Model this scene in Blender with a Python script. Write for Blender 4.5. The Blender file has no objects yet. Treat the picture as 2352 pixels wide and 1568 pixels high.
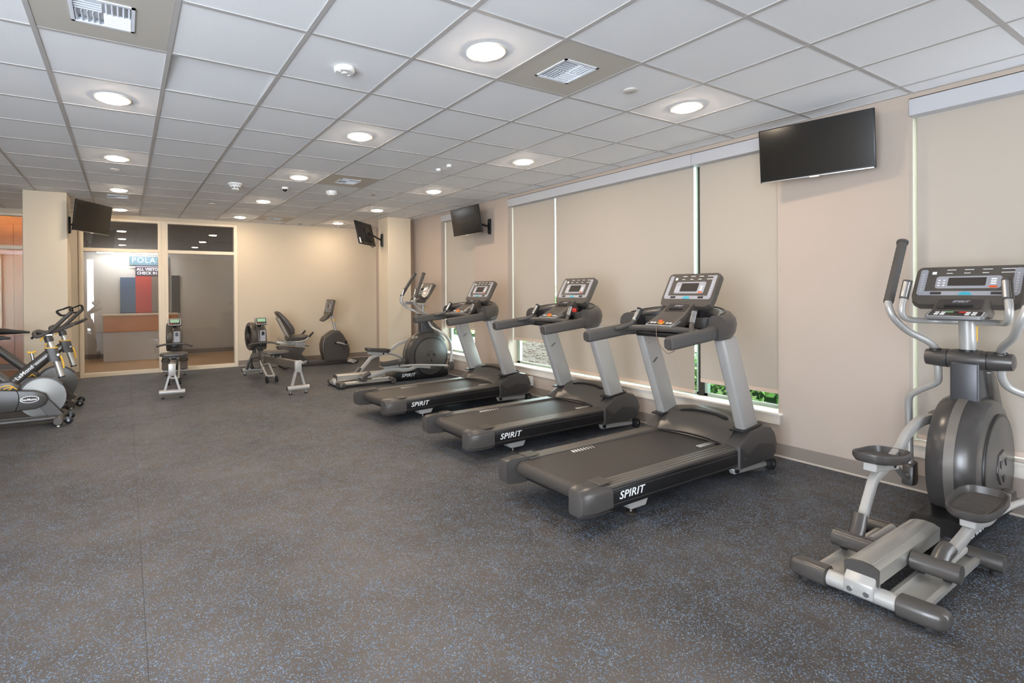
import bpy, bmesh, math, random
from mathutils import Vector, Matrix
R = math.radians
random.seed(7)
SC = bpy.context.scene
COL = SC.collection

# ------------------------------------------------------------------ camera
W_PX, H_PX = 2352, 1568
F_PX, U0, V0 = 1201.5, 989.1, 675.4
YAW, PITCH, ROLL = R(30.249), R(-0.314), R(-0.402)
CAM_H = 1.40
cd = bpy.data.cameras.new('camera'); cam = bpy.data.objects.new('camera', cd); COL.objects.link(cam)
cd.sensor_width = 36; cd.sensor_fit = 'HORIZONTAL'; cd.lens = F_PX / W_PX * 36
cd.shift_x = (W_PX / 2 - U0) / W_PX; cd.shift_y = (V0 - H_PX / 2) / W_PX
cd.clip_start = .05; cd.clip_end = 200
fw = Vector((math.sin(YAW) * math.cos(PITCH), math.cos(YAW) * math.cos(PITCH), math.sin(PITCH)))
r0 = Vector((math.cos(YAW), -math.sin(YAW), 0)); u0v = r0.cross(fw)
cr = r0 * math.cos(ROLL) + u0v * math.sin(ROLL); cu = -r0 * math.sin(ROLL) + u0v * math.cos(ROLL)
m3 = Matrix((cr, cu, -fw)).transposed()
cam.matrix_world = Matrix.Translation((0, 0, CAM_H)) @ m3.to_4x4()
SC.camera = cam

# ------------------------------------------------------------------ world, view
wd = bpy.data.worlds.new('sky'); SC.world = wd; wd.use_nodes = True
bg = wd.node_tree.nodes['Background']; bg.inputs[0].default_value = (.77, .87, 1.0, 1); bg.inputs[1].default_value = 18.0
SC.view_settings.view_transform = 'Standard'; SC.view_settings.look = 'None'
SC.view_settings.exposure = 0.45; SC.view_settings.gamma = 1.0; SC.view_settings.use_curve_mapping = False
SC.cycles.use_adaptive_sampling = True; SC.cycles.adaptive_threshold = .03
SC.cycles.max_bounces = 7; SC.cycles.diffuse_bounces = 4; SC.cycles.glossy_bounces = 3
SC.cycles.transparent_max_bounces = 12; SC.cycles.sample_clamp_indirect = 6
LAMP_E = 130.0
LAMP_RGB = (1.0, .815, .62)

def portal(loc, rot, sx, sy):
    ld = bpy.data.lights.new('daylight_portal', 'AREA'); ld.shape = 'RECTANGLE'; ld.size = sx; ld.size_y = sy
    ld.cycles.is_portal = True
    o = bpy.data.objects.new('daylight_portal', ld); COL.objects.link(o); o.location = loc; o.rotation_euler = rot
    return o

# ------------------------------------------------------------------ materials
def lin(c):
    c = c / 255
    return c / 12.92 if c <= .04045 else ((c + .055) / 1.055) ** 2.4
def L3(rgb): return tuple(lin(v) for v in rgb) + (1,)
MATS = {}
def mat(name, rgb, rough=.5, metal=0., spec=.5, bump=0., bscale=200., mottle=0., mscale=4., coat=0.):
    if name in MATS: return MATS[name]
    m = bpy.data.materials.new(name); m.use_nodes = True; nt = m.node_tree; b = nt.nodes['Principled BSDF']
    b.inputs['Base Color'].default_value = L3(rgb); b.inputs['Roughness'].default_value = rough
    b.inputs['Metallic'].default_value = metal; b.inputs['Specular IOR Level'].default_value = spec
    if coat: b.inputs['Coat Weight'].default_value = coat
    tc = nt.nodes.new('ShaderNodeTexCoord')
    if bump:
        n = nt.nodes.new('ShaderNodeTexNoise'); n.inputs['Scale'].default_value = bscale; n.inputs['Detail'].default_value = 3
        bm_ = nt.nodes.new('ShaderNodeBump'); bm_.inputs['Strength'].default_value = bump; bm_.inputs['Distance'].default_value = .002
        nt.links.new(tc.outputs['Object'], n.inputs['Vector']); nt.links.new(n.outputs['Fac'], bm_.inputs['Height'])
        nt.links.new(bm_.outputs['Normal'], b.inputs['Normal'])
    if mottle:
        n = nt.nodes.new('ShaderNodeTexNoise'); n.inputs['Scale'].default_value = mscale; n.inputs['Detail'].default_value = 4
        mx = nt.nodes.new('ShaderNodeMix'); mx.data_type = 'RGBA'
        c = L3(rgb); mx.inputs['A'].default_value = tuple(v * (1 - mottle) for v in c[:3]) + (1,)
        mx.inputs['B'].default_value = tuple(min(1, v * (1 + mottle)) for v in c[:3]) + (1,)
        nt.links.new(tc.outputs['Object'], n.inputs['Vector']); nt.links.new(n.outputs['Fac'], mx.inputs['Factor'])
        nt.links.new(mx.outputs['Result'], b.inputs['Base Color'])
    MATS[name] = m
    return m
def emit(name, rgb, strength):
    if name in MATS: return MATS[name]
    m = bpy.data.materials.new(name); m.use_nodes = True; nt = m.node_tree; nt.nodes.clear()
    e = nt.nodes.new('ShaderNodeEmission'); e.inputs[0].default_value = tuple(rgb) + (1,); e.inputs[1].default_value = strength
    o = nt.nodes.new('ShaderNodeOutputMaterial'); nt.links.new(e.outputs[0], o.inputs[0]); MATS[name] = m
    return m
def glass(name, tint=(1, 1, 1), f0=.04):
    if name in MATS: return MATS[name]
    m = bpy.data.materials.new(name); m.use_nodes = True; nt = m.node_tree; nt.nodes.clear(); N = nt.nodes.new
    t = N('ShaderNodeBsdfTransparent'); t.inputs[0].default_value = tuple(tint) + (1,)
    g = N('ShaderNodeBsdfGlossy'); g.inputs['Roughness'].default_value = .01
    lw = N('ShaderNodeLayerWeight'); lw.inputs[0].default_value = .5
    pw = N('ShaderNodeMath'); pw.operation = 'POWER'; pw.inputs[1].default_value = 5
    ma = N('ShaderNodeMath'); ma.operation = 'MULTIPLY_ADD'; ma.inputs[1].default_value = 1 - f0; ma.inputs[2].default_value = f0
    mx = N('ShaderNodeMixShader'); o = N('ShaderNodeOutputMaterial')
    nt.links.new(lw.outputs['Facing'], pw.inputs[0]); nt.links.new(pw.outputs[0], ma.inputs[0]); nt.links.new(ma.outputs[0], mx.inputs[0])
    nt.links.new(t.outputs[0], mx.inputs[1]); nt.links.new(g.outputs[0], mx.inputs[2])
    nt.links.new(mx.outputs[0], o.inputs[0]); MATS[name] = m
    return m
def shade_mat():
    m = bpy.data.materials.new('shade_fabric'); m.use_nodes = True; nt = m.node_tree; nt.nodes.clear()
    d = nt.nodes.new('ShaderNodeBsdfDiffuse'); d.inputs[0].default_value = L3((188, 179, 168))
    t = nt.nodes.new('ShaderNodeBsdfTranslucent'); t.inputs[0].default_value = L3((205, 185, 160))
    tc = nt.nodes.new('ShaderNodeTexCoord'); wv = nt.nodes.new('ShaderNodeTexNoise'); wv.inputs['Scale'].default_value = 600
    bp = nt.nodes.new('ShaderNodeBump'); bp.inputs['Strength'].default_value = .15; bp.inputs['Distance'].default_value = .001
    nt.links.new(tc.outputs['Object'], wv.inputs['Vector']); nt.links.new(wv.outputs['Fac'], bp.inputs['Height'])
    nt.links.new(bp.outputs['Normal'], d.inputs['Normal'])
    mx = nt.nodes.new('ShaderNodeMixShader'); mx.inputs[0].default_value = .13
    o = nt.nodes.new('ShaderNodeOutputMaterial')
    nt.links.new(d.outputs[0], mx.inputs[1]); nt.links.new(t.outputs[0], mx.inputs[2]); nt.links.new(mx.outputs[0], o.inputs[0])
    MATS['shade'] = m
    return m
def rubber_mat():
    m = bpy.data.materials.new('flecked_rubber'); m.use_nodes = True; nt = m.node_tree; b = nt.nodes['Principled BSDF']
    N = nt.nodes.new; Lk = nt.links.new
    tc = N('ShaderNodeTexCoord')
    geo = N('ShaderNodeNewGeometry')
    v = N('ShaderNodeTexVoronoi'); v.inputs['Scale'].default_value = 240
    Lk(geo.outputs['Position'], v.inputs['Vector'])
    sep = N('ShaderNodeSeparateColor'); Lk(v.outputs['Color'], sep.inputs[0])
    # patches where flecks are denser
    n1 = N('ShaderNodeTexNoise'); n1.inputs['Scale'].default_value = 9; n1.inputs['Detail'].default_value = 3
    Lk(geo.outputs['Position'], n1.inputs['Vector'])
    thr = N('ShaderNodeMapRange'); thr.inputs['From Min'].default_value = .3; thr.inputs['From Max'].default_value = .75
    thr.inputs['To Min'].default_value = .92; thr.inputs['To Max'].default_value = .66
    Lk(n1.outputs['Fac'], thr.inputs['Value'])
    gt = N('ShaderNodeMath'); gt.operation = 'GREATER_THAN'; Lk(sep.outputs[0], gt.inputs[0]); Lk(thr.outputs[0], gt.inputs[1])
    ramp = N('ShaderNodeValToRGB')
    ramp.color_ramp.elements[0].color = L3((80, 96, 112)); ramp.color_ramp.elements[1].color = L3((128, 152, 172))
    e = ramp.color_ramp.elements.new(.55); e.color = L3((90, 120, 150))
    e = ramp.color_ramp.elements.new(.8); e.color = L3((126, 126, 126))
    Lk(sep.outputs[1], ramp.inputs[0])
    # base with dusty smears
    n2 = N('ShaderNodeTexNoise'); n2.inputs['Scale'].default_value = 1.3; n2.inputs['Detail'].default_value = 6; n2.inputs['Roughness'].default_value = .62
    Lk(geo.outputs['Position'], n2.inputs['Vector'])
    # base shifts lighter in the open near middle, darker by machines and far end
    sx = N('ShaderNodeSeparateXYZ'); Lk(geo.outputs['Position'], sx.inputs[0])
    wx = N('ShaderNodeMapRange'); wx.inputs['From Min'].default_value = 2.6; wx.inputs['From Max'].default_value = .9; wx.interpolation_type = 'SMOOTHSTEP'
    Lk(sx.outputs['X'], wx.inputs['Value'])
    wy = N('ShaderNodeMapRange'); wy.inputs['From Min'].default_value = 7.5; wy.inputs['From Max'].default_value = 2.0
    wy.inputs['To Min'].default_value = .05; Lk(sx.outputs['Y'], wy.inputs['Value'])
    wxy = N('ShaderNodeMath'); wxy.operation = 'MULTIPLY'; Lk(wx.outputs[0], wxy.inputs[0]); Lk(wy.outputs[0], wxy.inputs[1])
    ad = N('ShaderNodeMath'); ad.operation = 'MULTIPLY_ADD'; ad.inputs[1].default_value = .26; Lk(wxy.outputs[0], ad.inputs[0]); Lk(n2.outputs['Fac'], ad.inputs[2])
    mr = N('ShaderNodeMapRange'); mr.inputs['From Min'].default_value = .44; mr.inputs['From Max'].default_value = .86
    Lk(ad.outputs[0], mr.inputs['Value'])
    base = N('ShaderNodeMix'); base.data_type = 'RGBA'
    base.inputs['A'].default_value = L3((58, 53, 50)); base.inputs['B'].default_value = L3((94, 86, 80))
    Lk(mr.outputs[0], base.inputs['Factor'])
    oi = N('ShaderNodeObjectInfo'); sh = N('ShaderNodeMapRange'); sh.inputs['To Min'].default_value = .93; sh.inputs['To Max'].default_value = 1.05
    Lk(oi.outputs['Random'], sh.inputs['Value'])
    mul = N('ShaderNodeVectorMath'); mul.operation = 'SCALE'; Lk(base.outputs['Result'], mul.inputs[0]); Lk(sh.outputs[0], mul.inputs['Scale'])
    mx = N('ShaderNodeMix'); mx.data_type = 'RGBA'; Lk(gt.outputs[0], mx.inputs['Factor']); Lk(mul.outputs[0], mx.inputs['A']); Lk(ramp.outputs[0], mx.inputs['B'])
    Lk(mx.outputs['Result'], b.inputs['Base Color'])
    b.inputs['Roughness'].default_value = .58; b.inputs['Specular IOR Level'].default_value = .45
    n3 = N('ShaderNodeTexNoise'); n3.inputs['Scale'].default_value = 300; Lk(geo.outputs['Position'], n3.inputs['Vector'])
    bp = N('ShaderNodeBump'); bp.inputs['Strength'].default_value = .35; bp.inputs['Distance'].default_value = .001
    Lk(n3.outputs['Fac'], bp.inputs['Height']); Lk(bp.outputs['Normal'], b.inputs['Normal'])
    return m
def wood_mat(name, a, c, scale=3.):
    m = bpy.data.materials.new(name); m.use_nodes = True; nt = m.node_tree; b = nt.nodes['Principled BSDF']
    tc = nt.nodes.new('ShaderNodeTexCoord'); mp = nt.nodes.new('ShaderNodeMapping'); mp.inputs['Scale'].default_value = (scale * .4, scale * 6, scale * .4)
    n = nt.nodes.new('ShaderNodeTexNoise'); n.inputs['Detail'].default_value = 5
    mx = nt.nodes.new('ShaderNodeMix'); mx.data_type = 'RGBA'; mx.inputs['A'].default_value = L3(a); mx.inputs['B'].default_value = L3(c)
    nt.links.new(tc.outputs['Object'], mp.inputs[0]); nt.links.new(mp.outputs[0], n.inputs['Vector'])
    nt.links.new(n.outputs['Fac'], mx.inputs['Factor']); nt.links.new(mx.outputs['Result'], b.inputs['Base Color'])
    b.inputs['Roughness'].default_value = .4
    return m

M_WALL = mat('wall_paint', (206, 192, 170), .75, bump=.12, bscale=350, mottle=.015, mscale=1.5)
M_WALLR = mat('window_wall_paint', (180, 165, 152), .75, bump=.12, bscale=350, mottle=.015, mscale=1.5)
M_CASING = mat('cream_trim', (226, 212, 190), .45)
M_BASE = mat('taupe_vinyl', (134, 122, 112), .5)
M_CAULK = mat('light_caulk', (190, 178, 164), .6)
M_TILE = mat('ceiling_tile', (236, 236, 237), .9, bump=.5, bscale=500, mottle=.02, mscale=60)
M_TEE = mat('ceiling_tee', (182, 178, 175), .5)
M_PLATE = mat('diffuser_plate', (190, 184, 174), .45)
M_WHITE = mat('white_plastic', (228, 228, 226), .4)
M_VANE = mat('white_vane', (226, 230, 236), .35)
M_DUCT = mat('dark_duct', (28, 28, 32), .8)
M_SHADE = shade_mat()
M_VAL = mat('valance_white', (184, 184, 187), .45)
M_HEM = mat('hem_bar', (206, 184, 168), .6)
M_SILL = mat('sill_paint', (228, 218, 206), .4)
M_WFRAME = mat('green_grey_aluminium', (162, 178, 164), .4, .1)
M_WDARK = mat('dark_mullion', (52, 46, 46), .4, .3)
M_GLASS = glass('window_glass', (.62, .67, .63), .04)
M_PGLASS = glass('partition_glass', (.88, .89, .89), .055)
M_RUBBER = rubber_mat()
M_SCREEN = mat('tv_screen', (14, 14, 15), .12)
M_TVB = mat('tv_black', (24, 24, 25), .35)
M_CHAR = mat('charcoal_plastic', (72, 68, 65), .34, bump=.08, bscale=700)
M_CHAR2 = mat('bronze_grey_plastic', (84, 78, 72), .30, .15)
M_SLATE = mat('slate_plastic', (80, 76, 73), .30, .25)
M_BLACK = mat('black_satin', (24, 23, 24), .35)
M_RUB = mat('black_rubber', (26, 25, 25), .7)
M_FOAM = mat('foam_grip', (74, 70, 67), .7, bump=.2, bscale=400)
M_BELT = mat('running_belt', (62, 57, 53), .5, bump=.15, bscale=500, mottle=.05, mscale=6)
M_SILVER = mat('silver_paint', (176, 173, 169), .36, .3)
M_ALU = mat('brushed_aluminium', (198, 195, 188), .36, .75)
M_STEEL = mat('steel', (190, 190, 190), .22, .95)
M_FRAIL = mat('ribbed_foot_rail', (112, 105, 97), .36, .35)
M_FACE = mat('panel_grey', (150, 150, 156), .4)
M_LCD = mat('dark_lcd', (58, 52, 48), .2)
M_LCDG = mat('green_lcd', (150, 190, 160), .3)
M_PRINT = mat('white_print', (236, 236, 234), .5)
M_ORANGE = mat('orange_button', (226, 92, 34), .4)
M_RED = mat('red_plastic', (214, 42, 30), .4)
M_GREENB = mat('green_button', (120, 170, 120), .4)
M_TEAL = mat('teal_logo', (60, 160, 180), .4)
M_YELLOW = mat('yellow_trim', (226, 178, 62), .45)
M_WOODF = wood_mat('oak_floor', (176, 134, 92), (206, 168, 124), 2)
M_WOODP = wood_mat('amber_panel', (190, 116, 62), (212, 140, 80), 1.2)
M_GREYW = mat('corridor_paint', (198, 190, 182), .8)
M_DARKC = mat('dark_plenum', (112, 106, 101), .9)

# ------------------------------------------------------------------ mesh builder
class MB:
    def __init__(s, M=None): s.bm = bmesh.new(); s.M = M
    def _v(s, p):
        p = Vector(p)
        return s.bm.verts.new(s.M @ p if s.M else p)
    def _bev(s, faces, w, seg):
        if not w: return s
        es = {e for f in faces for e in f.edges if len(e.link_faces) == 2 and e.calc_face_angle(0) > R(25)}
        bmesh.ops.bevel(s.bm, geom=list(es), offset=w, segments=seg, affect='EDGES', clamp_overlap=True, profile=.5)
        return s
    def box(s, x0, x1, y0, y1, z0, z1, bev=0, seg=2):
        v = [s._v(p) for p in ((x0,y0,z0),(x1,y0,z0),(x1,y1,z0),(x0,y1,z0),(x0,y0,z1),(x1,y0,z1),(x1,y1,z1),(x0,y1,z1))]
        fs = [s.bm.faces.new([v[i] for i in f]) for f in ((0,3,2,1),(4,5,6,7),(0,1,5,4),(1,2,6,5),(2,3,7,6),(3,0,4,7))]
        s.bm.normal_update()
        return s._bev(fs, bev, seg)
    def loft(s, rings, close=True, bev=0, seg=2, loop=False):
        vs = [[s._v(p) for p in r] for r in rings]; fs = []; n = len(vs[0])
        pairs = list(zip(vs, vs[1:])) + ([(vs[-1], vs[0])] if loop else [])
        for a, b in pairs:
            for i in range(n): fs.append(s.bm.faces.new((a[i], a[(i+1) % n], b[(i+1) % n], b[i])))
        if close and not loop: fs.append(s.bm.faces.new(vs[0][::-1])); fs.append(s.bm.faces.new(vs[-1]))
        bmesh.ops.recalc_face_normals(s.bm, faces=fs); s.bm.normal_update()
        return s._bev(fs, bev, seg)
    def prism(s, pts, y0, y1, bev=0, seg=2):          # outline in x,z pushed along y
        return s.loft([[(x, y0, z) for x, z in pts], [(x, y1, z) for x, z in pts]], True, bev, seg)
    def plan(s, pts, z0, z1, bev=0, seg=2):           # outline in x,y pushed along z
        return s.loft([[(x, y, z0) for x, y in pts], [(x, y, z1) for x, y in pts]], True, bev, seg)
    def tube(s, pts, r, seg=12, smooth=0, loop=False, flat=None):
        P = [Vector(p) for p in pts]
        if smooth: P = catmull(P, smooth)
        n = len(P); rs = r if isinstance(r, (list, tuple)) else [r] * n
        if len(rs) != n: rs = [rs[min(len(rs)-1, int(i * len(rs) / n))] for i in range(n)]
        T = [(P[min(i+1, n-1)] - P[max(i-1, 0)]).normalized() for i in range(n)]
        a = Vector((0, 0, 1)) if abs(T[0].z) < .9 else Vector((0, 1, 0))
        N = (a - T[0] * a.dot(T[0])).normalized(); rings = []
        for i in range(n):
            N = (N - T[i] * N.dot(T[i])).normalized(); B = T[i].cross(N)
            fx = flat or (1, 1)
            rings.append([P[i] + (N * math.cos(t) * fx[0] + B * math.sin(t) * fx[1]) * rs[i] for t in [2*math.pi*k/seg for k in range(seg)]])
        return s.loft(rings, True)
    def cyl(s, p0, p1, r, r1=None, seg=20, bev=0):
        p0, p1 = Vector(p0), Vector(p1); T = (p1 - p0).normalized()
        a = Vector((0, 0, 1)) if abs(T.z) < .9 else Vector((1, 0, 0)); N = (a - T*a.dot(T)).normalized(); B = T.cross(N)
        r1 = r if r1 is None else r1
        return s.loft([[p + (N*math.cos(t) + B*math.sin(t))*q for t in [2*math.pi*k/seg for k in range(seg)]] for p, q in ((p0, r), (p1, r1))], True, bev)
    def lathe(s, prof, c=(0,0,0), axis='z', seg=28):   # prof: (radius, height)
        rings = []
        for rr, hh in prof:
            ring = []
            for k in range(seg):
                t = 2*math.pi*k/seg; a, b = rr*math.cos(t), rr*math.sin(t)
                ring.append({'z': (c[0]+a, c[1]+b, c[2]+hh), 'y': (c[0]+a, c[1]+hh, c[2]+b), 'x': (c[0]+hh, c[1]+a, c[2]+b)}[axis])
            rings.append(ring)
        return s.loft(rings, True)
    def grid(s, fn, nu, nv):
        v = [[s._v(fn(i/nu, j/nv)) for j in range(nv+1)] for i in range(nu+1)]
        for i in range(nu):
            for j in range(nv): s.bm.faces.new((v[i][j], v[i+1][j], v[i+1][j+1], v[i][j+1]))
        return s
    def mesh(s, name, material, sharp=38):
        bm = s.bm; bmesh.ops.recalc_face_normals(bm, faces=bm.faces[:])
        for f in bm.faces: f.smooth = True
        for e in bm.edges:
            if len(e.link_faces) == 2 and e.calc_face_angle(0) > R(sharp): e.smooth = False
        me = bpy.data.meshes.new(name); bm.to_mesh(me); bm.free()
        me.materials.append(material)
        return me
    def build(s, name, material, parent=None, loc=None, sharp=38):
        o = bpy.data.objects.new(name, s.mesh(name, material, sharp)); COL.objects.link(o)
        if parent: o.parent = parent
        if loc: o.location = loc
        return o
def catmull(P, k):
    out = []
    for i in range(len(P)-1):
        a, b, c, d = P[max(i-1, 0)], P[i], P[i+1], P[min(i+2, len(P)-1)]
        for j in range(k):
            t = j/k
            out.append(.5*((2*b) + (c-a)*t + (2*a-5*b+4*c-d)*t*t + (3*b-a-3*c+d)*t**3))
    out.append(P[-1]); return out
def rrect(u0, u1, v0, v1, r, seg=4):
    out = []
    for cx, cy, a in ((u1-r, v1-r, 0), (u0+r, v1-r, 90), (u0+r, v0+r, 180), (u1-r, v0+r, 270)):
        for k in range(seg+1):
            t = R(a + 90*k/seg); out.append((cx + r*math.cos(t), cy + r*math.sin(t)))
    return out
def tag(o, label, cat=None, group=None, kind=None):
    if label: o['label'] = label
    if cat: o['category'] = cat
    if group: o['group'] = group
    if kind: o['kind'] = kind
    return o
def thing(name, label, cat, loc=(0,0,0), rz=0, group=None):
    o = bpy.data.objects.new(name, None); COL.objects.link(o); o.location = loc; o.rotation_euler = (0, 0, rz)
    o.empty_display_size = .1
    return tag(o, label, cat, group)
def struct(name, parent=None):
    o = bpy.data.objects.new(name, None); COL.objects.link(o); o['kind'] = 'structure'; o.empty_display_size = .1
    return o
def copy_tree(o, parent=None):
    c = o.copy(); COL.objects.link(c); c.parent = parent
    for ch in list(o.children): copy_tree(ch, c)
    return c
def text(name, body, size, material, parent, Mx, shear=0, extrude=.0008, align='LEFT', spacing=1., bold=0):
    cu_ = bpy.data.curves.new(name, 'FONT'); cu_.body = body; cu_.size = size; cu_.shear = shear; cu_.extrude = extrude
    cu_.align_x = align; cu_.align_y = 'BOTTOM_BASELINE' if False else 'BOTTOM'; cu_.space_character = spacing; cu_.offset = bold
    cu_.resolution_u = 3
    to = bpy.data.objects.new(name, cu_); COL.objects.link(to)
    me = bpy.data.meshes.new_from_object(to.evaluated_get(bpy.context.evaluated_depsgraph_get()))
    COL.objects.unlink(to); bpy.data.objects.remove(to)
    me.materials.clear(); me.materials.append(material)
    me.transform(Mx)
    o = bpy.data.objects.new(name, me); COL.objects.link(o); o.parent = parent
    return o
MX_SIDE = Matrix(((1,0,0,0),(0,0,-1,0),(0,1,0,0),(0,0,0,1)))      # text read from the -y side

# ------------------------------------------------------------------ room shell
XW, YF, ZC = 4.71, 10.42, 2.743
XL, YB = -3.6, -1.6
WT = .22
floor = struct('floor')
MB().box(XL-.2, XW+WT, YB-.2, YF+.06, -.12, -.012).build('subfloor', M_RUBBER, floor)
x = -3.6; k = 0
while x < XW:
    x1 = min(x + 1.22, XW)
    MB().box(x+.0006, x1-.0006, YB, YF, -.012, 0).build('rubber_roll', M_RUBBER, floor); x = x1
ceiling = struct('ceiling')
MB().box(XL-.2, XW+WT, YB-.2, YF+.1, ZC+.03, ZC+.12).build('ceiling_deck', M_TILE, ceiling)
GX0, GY0, TS = -.38757, 2.66657, .6096
gx = [GX0 + TS*i for i in range(-6, 9)]; gy = [GY0 + TS*i for i in range(-8, 13)]
gx = [v for v in gx if v > XL]; gy = [v for v in gy if v > YB]
for v in gx: MB().box(v-.012, v+.012, YB, YF, ZC, ZC+.03).build('main_runner', M_TEE, ceiling)
for v in gy: MB().box(XL, XW, v-.012, v+.012, ZC+.0008, ZC+.03).build('cross_tee', M_TEE, ceiling)
MB().box(XW-.022, XW, YB, YF, ZC-.001, ZC+.03).build('wall_angle', M_TEE, ceiling)
MB().box(XL, XW, YF-.022, YF, ZC-.001, ZC+.03).build('wall_angle', M_TEE, ceiling)
DIFF = [(0, 0), (4, -1), (4, 5), (0, 9), (4, 11)]                 # cells (i,j) that hold air diffusers
xs = [XL] + gx + [XW]; ys = [YB] + gy + [YF]
tile_cache = {}
def near_i(v, g0): return round((v - g0) / TS)
for a, b in zip(xs, xs[1:]):
    for c, d in zip(ys, ys[1:]):
        if d < .2 or a < -2.9: continue
        if (near_i(a, GX0), near_i(c, GY0)) in DIFF: continue
        key = (round(b-a, 3), round(d-c, 3))
        w, l = (b-a)/2 - .006, (d-c)/2 - .006
        if key not in tile_cache:
            tile_cache[key] = MB().box(-w, w, -l, l, .0, .014, .0025, 1).mesh('ceiling_tile', M_TILE)
        o = bpy.data.objects.new('ceiling_tile', tile_cache[key]); COL.objects.link(o); o.parent = ceiling
        o.location = ((a+b)/2, (c+d)/2, ZC + .0045)
        if near_i(a, GX0) == 1 and near_i(c, GY0) == 1: o.rotation_euler = (R(-2.2), R(.5), 0); o.location.z += .012
MB().box(XL, XW, YB, .2, ZC+.0045, ZC+.016).build('ceiling_panel', M_TILE, ceiling)

# right (window) wall with openings
WIN = [(6.717, 7.703, .365, 2.706), (2.313, 5.883, .365, 2.706), (-1.3, 1.468, .335, 2.712)]
wall_r = struct('wall_right')
edges = sorted(WIN); y = YB
for (a, b, z0, z1) in edges:
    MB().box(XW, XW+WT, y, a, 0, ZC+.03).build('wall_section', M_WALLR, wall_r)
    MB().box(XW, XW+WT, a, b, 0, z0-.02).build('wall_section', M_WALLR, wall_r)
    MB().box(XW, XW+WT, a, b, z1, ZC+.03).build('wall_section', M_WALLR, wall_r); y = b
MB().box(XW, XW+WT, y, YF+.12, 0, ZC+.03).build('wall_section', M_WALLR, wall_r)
wall_l = struct('wall_left')                                     # unseen openings, placed and sized for the daylight they throw on the ceiling
y = YB
for a, b in ((-1.5, -.4), (-.3, 1.0)):
    MB().box(XL-.15, XL, y, a, 0, ZC+.03).build('wall_section', M_WALL, wall_l)
    MB().box(XL-.15, XL, a, b, 0, .06).build('wall_section', M_WALL, wall_l)
    MB().box(XL-.15, XL, a, b, 2.65, ZC+.03).build('wall_section', M_WALL, wall_l); y = b
    portal((XL-.12, (a+b)/2, 1.355), (0, R(-90), 0), 2.59, b-a)
MB().box(XL-.15, XL, y, YF+.12, 0, ZC+.03).build('wall_section', M_WALL, wall_l)
# far wall with glazed screens
G1, G2, G3 = (-.665, .565), (.597, 1.838), (-3.2, -1.34)
GZ = 2.675
wall_f = struct('wall_far')
MB().box(1.838, XW+WT, YF, YF+.12, 0, ZC+.03).build('wall_section', M_WALL, wall_f)
MB().box(-1.34, -.665, YF, YF+.12, 0, ZC+.03).build('wall_section', M_WALL, wall_f)
MB().box(XL-.15, -3.2, YF, YF+.12, 0, ZC+.03).build('wall_section', M_WALL, wall_f)
MB().box(-3.2, -1.34, YF, YF+.12, GZ, ZC+.03).build('wall_section', M_WALL, wall_f)
MB().box(-.665, 1.838, YF, YF+.12, GZ, ZC+.03).build('wall_section', M_WALL, wall_f)
# back wall, unseen window openings; the narrow right one added for grazing daylight
wall_b = struct('wall_back')
BW = [(-2.75, -1.9), (-1.8, -1.0), (4.15, 4.6)]
x = XL - .15
for a, b in BW:
    MB().box(x, a, YB-.2, YB, 0, ZC+.03).build('wall_section', M_WALL, wall_b)
    MB().box(a, b, YB-.2, YB, 0, .06).build('wall_section', M_WALL, wall_b)
    MB().box(a, b, YB-.2, YB, 2.65, ZC+.03).build('wall_section', M_WALL, wall_b); x = b
    portal(((a+b)/2, YB-.16, 1.355), (R(90), 0, 0), b-a, 2.59)
MB().box(x, XW+WT, YB-.2, YB, 0, ZC+.03).build('wall_section', M_WALL, wall_b)

# columns
def column(name, x0, x1, y0, y1):
    c = struct(name)
    MB().box(x0, x1, y0, y1, 0, ZC, .003, 1).build('column_shaft', M_WALL, c)
    MB().box(x0-.008, x1+.008, y0-.008, y1+.008, .012, .118, .003, 1).build('column_base', M_BASE, c)
    MB().box(x0-.010, x1+.010, y0-.010, y1+.010, .0, .014).build('base_seal', M_CAULK, c)
    return c
column('trim_1', -1.132, -.664, 8.43, 8.97)
column('trim_2', 4.075, 4.54, 8.50, 8.90)

# baseboards
def baseboard(name, segs):
    b = struct(name)
    for (x0, x1, y0, y1) in segs:
        MB().box(x0, x1, y0, y1, .012, .112, .003, 1).build('baseboard_strip', M_BASE, b)
        dx = -.004 if x1 - x0 < .1 else 0; dy = -.004 if y1 - y0 < .1 else 0
        MB().box(x0+dx, x1, y0+dy, y1, 0, .014).build('floor_seal', M_CAULK, b)
baseboard('baseboard_right', [(XW-.009, XW, YB, YF)])
baseboard('baseboard_far', [(1.845, XW-.01, YF-.009, YF), (-1.335, -.672, YF-.009, YF)])

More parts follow.
